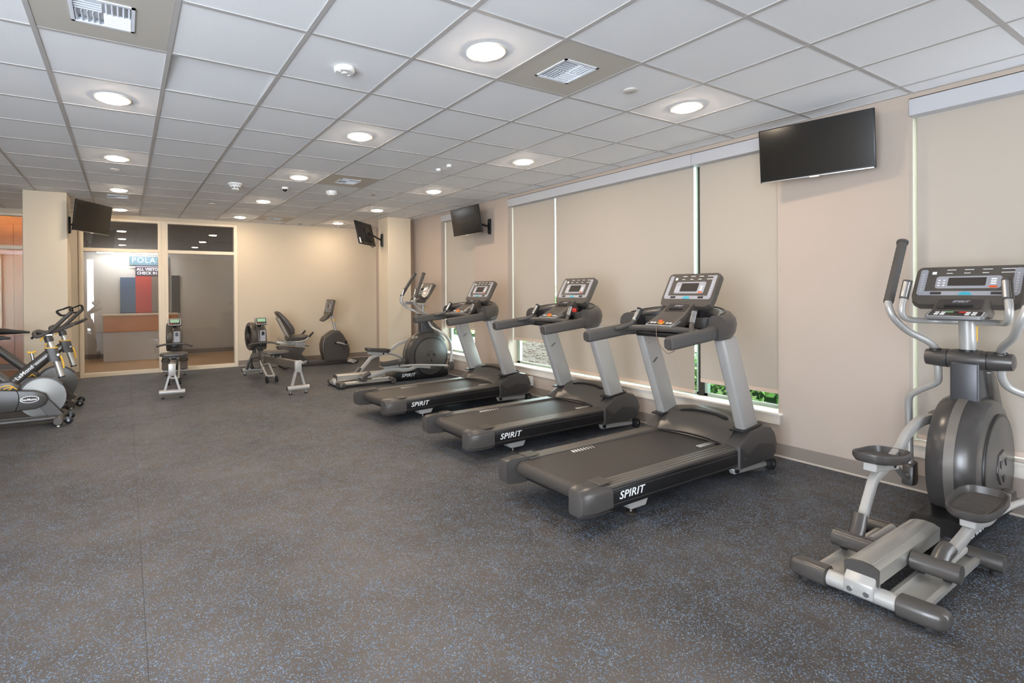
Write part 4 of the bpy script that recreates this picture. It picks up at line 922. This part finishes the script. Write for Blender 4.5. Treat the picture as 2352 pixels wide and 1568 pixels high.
def make_rower():
    t = thing('rowing_machine', 'x', 'rowing machine', (0, 0, 0), 0, 'rowing machines')
    def bar(xx, w, z):
        b = MB().tube([(xx, -w, z), (xx, w, z)], .032, 16).build('foot_bar', M_SILVER, t)
        for s in (-1, 1):
            MB().lathe([(.033, s*w), (.033, s*(w+.004))], (xx, 0, z), 'y', 16).build('bar_cap', M_CHAR, b)
            MB().lathe([(.008, .006), (.008, z-.03)], (xx, s*(w-.045), 0), 'z', 8).build('foot_stem', M_STEEL, b)
            MB().lathe([(.026, 0), (.026, .008), (.012, .016)], (xx, s*(w-.045), 0), 'z', 14).build('foot_pad', M_RUB, b)
    bar(0, .155, .085); bar(2.12, .185, .085)
    # A-frame
    for s in (-1, 1):
        MB().loft([[(-.018, s*.105, .105), (.018, s*.105, .105), (.018, s*.075, .105), (-.018, s*.075, .105)], [(-.022, s*.042, .325), (.022, s*.042, .325), (.022, s*.018, .325), (-.022, s*.018, .325)]], True).build('rear_leg', M_SILVER, t)
    MB().box(-.025, .025, -.045, .045, .30, .46, .006, 2).build('rear_head', M_SILVER, t)
    MB().prism([(-.02, .345), (-.02, .452), (1.42, .395), (1.42, .29)], -.032, .032, .006, 2).build('seat_rail', mat('rail_pewter', (126, 120, 112), .35, .6), t)
    # seat with carriage
    st = MB().loft([[(.95 + (a)*k, b*k, z) for a, b in rrect(-.13, .13, -.19, .19, .07)] for z, k in ((.462, .86), (.474, 1), (.496, 1), (.508, .93))], True).build('seat', M_CHAR, t)
    MB().box(.87, 1.03, -.055, .055, .425, .465, .005, 1).build('seat_carriage', M_BLACK, st)
    for xx in (.89, 1.01):
        for s in (-1, 1): MB().lathe([(.020, s*.038), (.020, s*.056)], (xx, 0, .435), 'y', 14).build('seat_roller', M_ALU, st)
    # fold hinge with side arms and wheels
    for s in (-1, 1):
        MB().tube([(1.16, s*.055, .075), (1.62, s*.065, .33)], .020, 10, flat=(1.2, .8)).build('hinge_arm', M_SILVER, t)
        MB().lathe([(.048, -.016), (.052, 0), (.048, .016)], (1.13, s*.075, .052), 'y', 18).build('transport_wheel', M_RUB, t)
    MB().box(1.155, 1.19, -.06, .06, .085, .11, .004, 1).build('hinge_bar', M_SILVER, t)
    # foot plates
    for s in (-1, 1):
        Mf = Matrix.Translation((1.52, s*.13, .30)) @ Matrix.Rotation(R(-48), 4, 'Y')
        fp = MB(Mf).loft([[(a, b, z) for a, b in rrect(-.15, .15, -.055, .055, .03)] for z in (0, .016)], True).build('foot_plate', M_CHAR, t)
        MB(Mf).tube([(.02, -.062, .005), (.02, -.05, .055), (.02, 0, .072), (.02, .05, .055), (.02, .062, .005)], .011, 8, 3, flat=(.4, 1.6)).build('foot_strap', M_RUB, fp)
    # body: legs of the front frame and shroud
    MB().prism([(1.60, .24), (1.72, .44), (1.80, .52), (1.92, .52), (2.10, .12), (2.06, .10), (1.86, .22)], -.06, .06, .008, 2).build('front_frame', M_CHAR, t)
    for s in (-1, 1): MB().loft([[(1.98, s*.03, .36), (2.04, s*.03, .36), (2.04, s*.05, .36), (1.98, s*.05, .36)], [(2.06, s*.10, .10), (2.15, s*.10, .10), (2.15, s*.14, .10), (2.06, s*.14, .10)]], True).build('front_leg', M_CHAR, t)
    sh = MB().prism([(1.70, .46), (1.66, .60), (1.70, .78), (1.78, .86), (1.95, .84), (2.05, .66), (2.0, .50), (1.88, .44)], -.105, .045, .02, 3).build('drive_shroud', M_CHAR2, t)
    fan = MB().lathe([(.17, .02), (.225, .027), (.235, .045), (.235, .115), (.22, .13), (.18, .13), (.18, .035)], (1.93, 0, .67), 'y', 36).build('fan_housing', M_CHAR2, t)
    gr = MB()
    for k in range(18):
        a = 2*math.pi*k/18
        gr.tube([(1.93 + .03*math.cos(a), .122, .67 + .03*math.sin(a)), (1.93 + .18*math.cos(a), .122, .67 + .18*math.sin(a))], .004, 5)
    gr.build('fan_grille', M_BLACK, fan)
    MB().lathe([(.05, .112), (.05, .132), (.03, .138)], (1.93, 0, .67), 'y', 18).build('fan_hub', M_SLATE, fan)
    MB().box(1.653, 1.662, -.075, .015, .60, .78, .004, 1).build('front_badge', M_FACE, sh)
    MB().box(1.650, 1.657, -.052, -.008, .70, .76).build('badge_window', M_BLACK, sh)
    # handle and cradle
    MB().box(1.575, 1.68, -.05, .05, .52, .60, .01, 2).build('handle_cradle', M_BLACK, t)
    MB().tube([(1.50, -.25, .545), (1.555, -.15, .580), (1.57, 0, .585), (1.555, .15, .580), (1.50, .25, .560)], .0165, 12, 5).build('row_handle', M_CHAR, t)
    # monitor
    MB().prism([(1.80, .80), (1.69, .90), (1.71, .945), (1.86, .83)], -.03, .03, .006, 2).build('monitor_arm', M_BLACK, t)
    Mx, H = panel_matrix(1.62, .880, 1.665, .990)
    mo = plate(Mx, rrect(-.098, .098, -.005, .120, .022), -.035, 0, 'monitor', M_CHAR, t, .004)
    plate(Mx, rrect(-.092, .092, .001, .114, .018), .0, .003, 'monitor_rim', M_SILVER, mo)
    plate(Mx, rrect(-.080, .080, .010, .106, .010), .002, .0045, 'monitor_face', M_BLACK, mo)
    plate(Mx, rrect(-.066, .066, .044, .098, .003), .004, .006, 'monitor_screen', M_LCDG, mo)
    for k in range(4): plate(Mx, rrect(-.060+k*.032, -.040+k*.032, .018, .034, .004), .004, .008, 'monitor_key', M_RED if k == 0 else M_CHAR2, mo)
    return t
R1 = make_rower(); R2 = copy_tree(R1)
tag(R1, 'rowing machine seen end-on in front of the glass screens'); R1.location = (.527, 7.76, 0); R1.rotation_euler = (0, 0, R(84.6))
tag(R2, 'rowing machine with long visible rail beside the recumbent bike'); R2.location = (2.045, 7.15, 0); R2.rotation_euler = (0, 0, R(94.6))

def make_recumbent():
    t = thing('recumbent_bike', 'charcoal recumbent exercise bike with padded backrest against the far wall', 'exercise bike', (2.6, 9.76, 0), 0)
    MB().prism([(-.05, .035), (.36, .035), (.38, .07), (.38, .11), (.24, .25), (.316, .345), (-.19, .41), (-.20, .37), (-.13, .28)], -.085, .085, .012, 2).build('seat_pedestal', M_CHAR, t)
    MB().prism([(.35, .03), (1.14, .03), (1.14, .085), (.38, .105)], -.07, .07, .008, 2).build('floor_beam', M_CHAR, t)
    text('side_lettering', 'SPIRIT', .075, M_PRINT, t, Matrix.Translation((.13, -.0865, .045)) @ MX_SIDE, shear=.28, bold=.001)
    MB().prism([(-.215, .43), (-.215, .50), (.12, .475), (.12, .395)], -.055, .055, .006, 2).build('seat_track', M_ALU, t)
    MB().prism([(.12, .385), (.12, .49), (.31, .48), (.32, .36)], -.075, .075, .008, 2).build('track_block', M_SILVER, t)
    MB().tube([(.32, -.06, .40), (.39, -.06, .395)], .017, 10).build('lock_lever', M_STEEL, t)
    # seat pan
    MB().loft([[(.17 + a*k, b*k, z + .02*a) for a, b in rrect(-.20, .20, -.19, .19, .08)] for z, k in ((.50, .80), (.515, .96), (.565, 1), (.590, .92), (.595, .80))], True).build('seat_pad', M_CHAR, t)
    MB().box(.0, .30, -.10, .10, .47, .51, .006, 1).build('seat_base', M_BLACK, t)
    # backrest
    prof = [(.05, .62, .05, .17), (.045, .70, .055, .19), (.0, .78, .055, .19), (-.06, .87, .05, .175), (-.13, .96, .045, .15), (-.19, 1.03, .035, .11), (-.21, 1.05, .015, .06)]
    rings = []
    for xx, zz, th, w in prof:
        rings.append([(xx + a*th, b*w, zz + a*th*.35) for a, b in rrect(-1, 1, -1, 1, .55)])
    bk = MB().loft(rings, True).build('backrest', M_CHAR, t)
    for s in (-1, 1): MB().tube([(.02, s*.10, .50), (-.04, s*.11, .64), (-.12, s*.11, .80), (-.19, s*.10, .93)], .014, 10, 3).build('back_tube', M_SILVER, t)
    # side handles
    for s in (-1, 1):
        h_ = MB().tube([(.0, s*.12, .49), (.08, s*.21, .488), (.22, s*.24, .50), (.29, s*.245, .53), (.33, s*.245, .57)], .014, 10, 4).build('seat_handle', M_SILVER, t)
        MB().tube([(.33, s*.245, .57), (.41, s*.245, .655)], .019, 10).build('handle_grip', M_BLACK, h_)
        MB().tube([(.0, s*.12, .49), (-.09, s*.20, .50), (-.12, s*.20, .53)], .014, 10, 3).build('rear_handle', M_SILVER, t)
    # drive housing
    pts = [(.69, .06), (.635, .28), (.63, .40), (.67, .53), (.78, .61), (.87, .66), (.98, .655), (1.06, .57), (1.15, .42), (1.20, .28), (1.19, .18), (1.13, .06)]
    MB().prism(pts, -.10, .10, .025, 3).build('drive_housing', M_CHAR2, t)
    for s in (-1, 1):
        MB().loft([[(.91 + (a-.91)*.88, s*yy, .34 + (b-.34)*.88) for a, b in pts] for yy in (.098, .112)], True, .004, 1).build('housing_side', M_CHAR, t)
        ck = MB().lathe([(.035, s*.110), (.035, s*.135), (.02, s*.14)], (.905, 0, .43), 'y', 18).build('crank_hub', M_BLACK, t)
        e = (1.07, .388) if s < 0 else (.78, .46)
        MB().tube([(.905, s*.145, .43), (e[0], s*.15, e[1])], .017, 10).build('crank_arm', M_SILVER, ck)
        pd = MB().box(e[0]-.055, e[0]+.055, min(s*.16, s*.25), max(s*.16, s*.25), e[1]-.018, e[1]+.010, .006, 1).build('pedal', mat('pedal_grey', (104, 98, 92), .45), t)
        MB().tube([(e[0], s*.162, e[1]+.01), (e[0]+.01, s*.18, e[1]+.06), (e[0]+.01, s*.225, e[1]+.06), (e[0], s*.248, e[1]+.01)], .008, 6, 3, flat=(.5, 1.8)).build('pedal_strap', M_RUB, pd)
    MB().tube([(.93, 0, .64), (.90, 0, .80), (.86, 0, .96), (.84, 0, 1.03)], .030, 14, 3).build('mast', M_SILVER, t)
    MB().lathe([(.034, 0), (.034, .03)], (.893, 0, .84), 'z', 16).build('warning_label', M_YELLOW, t)
    sh, Mc, H = console(t, .755, .955, .825, 1.255, .40)
    MB().prism([(.66, .83), (.64, .86), (.745, .975), (.80, .95), (.78, .90)], -.11, .11, .010, 2).build('console_shelf', M_CHAR2, t)
    for xx, w in ((-.10, .24), (1.20, .24)):
        f = MB().tube([(xx, -w, .045), (xx, w, .045)], .030, 12, flat=(.8, 1.2)).build('foot_bar', M_CHAR if xx < 0 else M_SILVER, t)
        for s in (-1, 1): MB().lathe([(.022, 0), (.022, .016)], (xx, s*(w-.03), 0), 'z', 14).build('rubber_foot', M_RUB, f)
    for s in (-1, 1):
        MB().prism([(1.12, .05), (1.20, .095), (1.31, .06), (1.32, .03), (1.14, .03)], s*.14-.03, s*.14+.03, .006, 1).build('front_bracket', M_SILVER, t)
        MB().lathe([(.034, -.014), (.034, .014)], (1.315, s*.14, .035), 'y', 16).build('transport_wheel', M_RUB, t)
    return t
make_recumbent()

def make_spin_bike():
    t = thing('spin_bike', 'x', 'exercise bike', (0, 0, 0), 0, 'spin bikes at the left edge')
    # stabilisers
    for xx, w in ((0, .23), (-1.02, .25)):
        f = MB().tube([(xx, -w, .062), (xx, w, .062)], .040, 16).build('stabilizer', M_CHAR, t)
        for s in (-1, 1):
            MB().lathe([(.043, s*(w-.06)), (.045, s*w), (.038, s*(w+.012))], (xx, 0, .062), 'y', 20).build('stabilizer_cap', M_CHAR2, f)
            MB().lathe([(.02, 0), (.02, .012), (.012, .024)], (xx, s*(w-.03), 0), 'z', 14).build('levelling_foot', M_STEEL, f)
            if xx == 0:
                MB().tube([(xx, s*(w-.09), .062), (xx+.055, s*(w-.09), .062)], .020, 10).build('wheel_fork', M_CHAR2, f)
                wh = MB().lathe([(.026, -.018), (.040, -.012), (.040, .012), (.026, .018)], (xx+.085, s*(w-.09), .046), 'y', 20).build('transport_wheel', M_BLACK, f)
                MB().lathe([(.012, -.021), (.012, .021)], (xx+.085, s*(w-.09), .046), 'y', 10).build('wheel_hub', M_STEEL, wh)
    for s in (-1, 1):
        MB().tube([(-1.0, s*.085, .075), (-.03, s*.085, .075)], .026, 12).build('base_rail', M_CHAR, t)
    MB().box(-.55, -.30, -.088, -.083, .085, .092).build('rail_decal', mat('copper_decal', (196, 140, 110), .35, .5), t)
    # flywheel
    fc = (-.155, .292); r_ = .212
    fw_ = MB().lathe([(.02, -.026), (.055, -.024), (r_-.03, -.012), (r_, -.011), (r_, .011), (r_-.03, .012), (.055, .024), (.02, .026)], (fc[0], 0, fc[1]), 'y', 64).build('flywheel', mat('brushed_flywheel', (118, 116, 112), .4, .9), t)
    MB().lathe([(.03, -.05), (.03, .05)], (fc[0], 0, fc[1]), 'y', 16).build('axle_hub', M_BLACK, fw_)
    gd = [(fc[0] + .225*math.cos(R(a)), fc[1] + .225*math.sin(R(a))) for a in range(35, 176, 7)]
    gi = [(fc[0] + .208*math.cos(R(a)), fc[1] + .208*math.sin(R(a))) for a in range(175, 34, -7)]
    MB().prism(gd + gi, -.032, .032, .003, 1).build('flywheel_guard', M_CHAR, t)
    # fork dropping to the front stabiliser
    for s in (-1, 1):
        MB().prism([(-.26, .30), (-.14, .335), (.035, .10), (.0, .055), (-.10, .09), (-.18, .21)], s*.050-.012, s*.050+.012, .004, 1).build('fork_plate', M_CHAR, t)
    # frame tubes: V from the bottom bracket
    bb = (-.47, .42)
    MB().tube([(-.43, 0, .455), (-.10, 0, .755)], [.052, .048], 16).build('down_tube', M_CHAR, t)
    MB().tube([(-.44, 0, .47), (-.88, 0, .90)], [.048, .046], 16).build('seat_tube', M_CHAR, t)
    MB().tube([(-.47, 0, .43), (-.97, 0, .09)], [.045, .040], 14).build('rear_tube', M_CHAR, t)
    MB().prism([(-.58, .42), (-.50, .50), (-.40, .50), (-.33, .43), (-.36, .37), (-.50, .34)], -.065, .065, .02, 3).build('bracket_shell', M_CHAR, t)
    a_ = R(42.3)
    Mt = Matrix.Translation((-.352, -.0525, .488)) @ Matrix.Rotation(-a_, 4, 'Y') @ MX_SIDE
    text('tube_lettering', 'LeMond', .056, M_PRINT, t, Mt @ Matrix.Translation((0, 0, .0)), bold=.0008, spacing=1.05)
    MB(Matrix.Translation((-.352, -.0525, .488)) @ Matrix.Rotation(-a_, 4, 'Y')).box(.215, .35, -.001, .001, .014, .019).box(.215, .35, -.001, .001, .026, .031).build('lettering_rule', M_PRINT, t)
    lg = MB().tube([(-.36, -.068, .405), (-.42, -.069, .452), (-.49, -.069, .445), (-.50, -.069, .415), (-.45, -.069, .400), (-.40, -.069, .430), (-.46, -.069, .425), (-.48, -.069, .385)], .006, 6, 5).build('yellow_emblem', M_YELLOW, t)
    # chain guard
    cg = [(-.80, .30), (-.76, .375), (-.68, .42), (-.55, .425), (-.22, .385), (-.125, .345), (-.10, .285), (-.125, .225), (-.20, .19), (-.60, .175), (-.72, .19), (-.79, .24)]
    g = MB().prism(cg, -.105, -.070, .012, 3).build('chain_guard', mat('guard_graphite', (66, 63, 61), .34, .15), t)
    MB().tube([(-.365, -.1065, .412), (-.345, -.1065, .35), (-.345, -.1065, .27), (-.375, -.1065, .182)], .004, 6, 4).build('guard_seam', M_BLACK, g)
    el = [(-.253 + .082*math.cos(2*math.pi*k/28), .298 + .036*math.sin(2*math.pi*k/28)) for k in range(28)]
    el2 = [(-.253 + .074*math.cos(2*math.pi*k/28), .298 + .030*math.sin(2*math.pi*k/28)) for k in range(28)]
    bd = MB().prism(el, -.108, -.105).build('oval_badge', M_PRINT, g)
    MB().prism(el2, -.1092, -.107).build('badge_field', M_LCD, bd)
    text('badge_lettering', 'RevMaster', .031, M_PRINT, bd, Matrix.Translation((-.253, -.1094, .281)) @ MX_SIDE, align='CENTER', bold=.0008)
    # crank and pedals
    for s in (-1, 1):
        c = MB().lathe([(.03, s*.07), (.03, s*.135), (.02, s*.14)], (-.62, 0, .30), 'y', 16).build('crank_hub', M_STEEL, t)
        e = Vector((-.62 + s*.165, s*.14, .30 + s*.04))
        MB().tube([(-.62, s*.14, .30), e], .014, 10).build('crank_arm', M_STEEL, c)
        MB().box(e.x-.045, e.x+.045, min(s*.15, s*.24), max(s*.15, s*.24), e.z-.014, e.z+.014, .005, 1).build('pedal', M_BLACK, t)
    # head, stem, brake knob
    hd = MB().loft([[(x_ + a, b, z_) for a, b in rrect(-.058, .058, -.045, .045, .03)] for x_, z_ in ((-.040, .675), (-.075, .818))], True).build('head_clamp', M_CHAR, t)
    MB().loft([[(-.076 + a, b, z_) for a, b in rrect(-.060, .060, -.047, .047, .03)] for z_ in (.816, .826)], True).build('clamp_rim', M_YELLOW, hd)
    MB().tube([(.015, 0, .50), (-.095, 0, .92)], .031, 16).build('stem_post', M_ALU, t)
    MB().tube([(.017, 0, .492), (.014, 0, .506)], .034, 16).build('post_cap', M_BLACK, t)
    MB().tube([(-.088, 0, .885), (-.105, 0, .95)], .042, 16).build('stem_sleeve', M_CHAR, t)
    MB().box(-.135, -.055, -.03, .03, .948, .972, .006, 1).build('stem_head', M_STEEL, t)
    kb = MB().tube([(-.225, 0, .66), (-.245, 0, .775)], .014, 10).build('brake_knob', M_STEEL, t)
    MB().tube([(-.28, 0, .785), (-.245, 0, .775), (-.205, 0, .79)], .011, 8, 3).build('knob_handle', M_YELLOW, kb)
    lv = MB().tube([(.01, -.035, .73), (.035, -.06, .66), (.04, -.06, .60)], .009, 8, 3).build('clamp_lever', M_YELLOW, hd)
    MB().lathe([(.012, -.052), (.012, -.046)], (-.01, 0, .745), 'y', 12).build('clamp_bolt', M_STEEL, hd)
    MB().tube([(-.14, -.03, .945), (-.165, -.04, .90)], .010, 8).build('stem_lever', M_YELLOW, t)
    # handlebar: two rails rising to bull horns, a loop at the rear
    hb = MB()
    hb.tube([(.115, -.095, 1.205), (.03, -.10, 1.115), (-.06, -.115, 1.02), (-.13, -.15, .97), (-.185, -.17, .955), (-.21, -.12, .985), (-.19, -.06, 1.0), (-.10, -.05, .985), (.02, -.16, 1.02), (.145, -.22, 1.075)], .0175, 12, 5)
    hb.tube([(.115, .095, 1.205), (.03, .10, 1.115), (-.06, .115, 1.02), (-.13, .15, .97), (-.185, .17, .955), (-.21, .12, .985), (-.19, .06, 1.0), (-.10, .05, .985), (.02, .16, 1.02), (.145, .22, 1.075)], .0175, 12, 5)
    hbo = hb.build('handlebar', M_FOAM, t)
    MB().tube([(-.10, -.12, .985), (-.10, .12, .985)], .016, 10).build('bar_clamp', M_CHAR, t)
    for s in (-1, 1):
        MB().tube([(.115, s*.095, 1.205), (.10, s*.07, 1.255), (.04, s*.05, 1.235), (-.02, s*.05, 1.21), (.02, s*.07, 1.165), (.075, s*.09, 1.175)], .0085, 8, 4).build('bar_bracket', M_BLACK, hbo)
        MB().tube([(-.21, s*.17, .955), (-.225, s*.17, .935)], .012, 8).build('bar_plug', M_BLACK, hbo)
    # saddle
    MB().tube([(-.80, 0, .82), (-.88, 0, .965)], .024, 12).build('seat_post', M_ALU, t)
    MB().loft([[(xx, a*w, zz + b*h_) for a, b in rrect(-1, 1, -1, 1, .6)] for xx, w, zz, h_ in ((-.42, .012, .938, .010), (-.48, .024, .945, .018), (-.58, .034, .950, .026), (-.66, .075, .958, .034), (-.72, .095, .962, .036), (-.76, .07, .958, .024))], True).build('saddle', M_BLACK, t)
    return t
B1 = make_spin_bike(); B2 = copy_tree(B1)
tag(B1, 'nearer spin bike with silver flywheel at the left edge'); B1.location = (-.625, 6.95, 0)
tag(B2, 'farther spin bike half hidden behind the nearer one'); B2.location = (-.585, 7.92, 0)
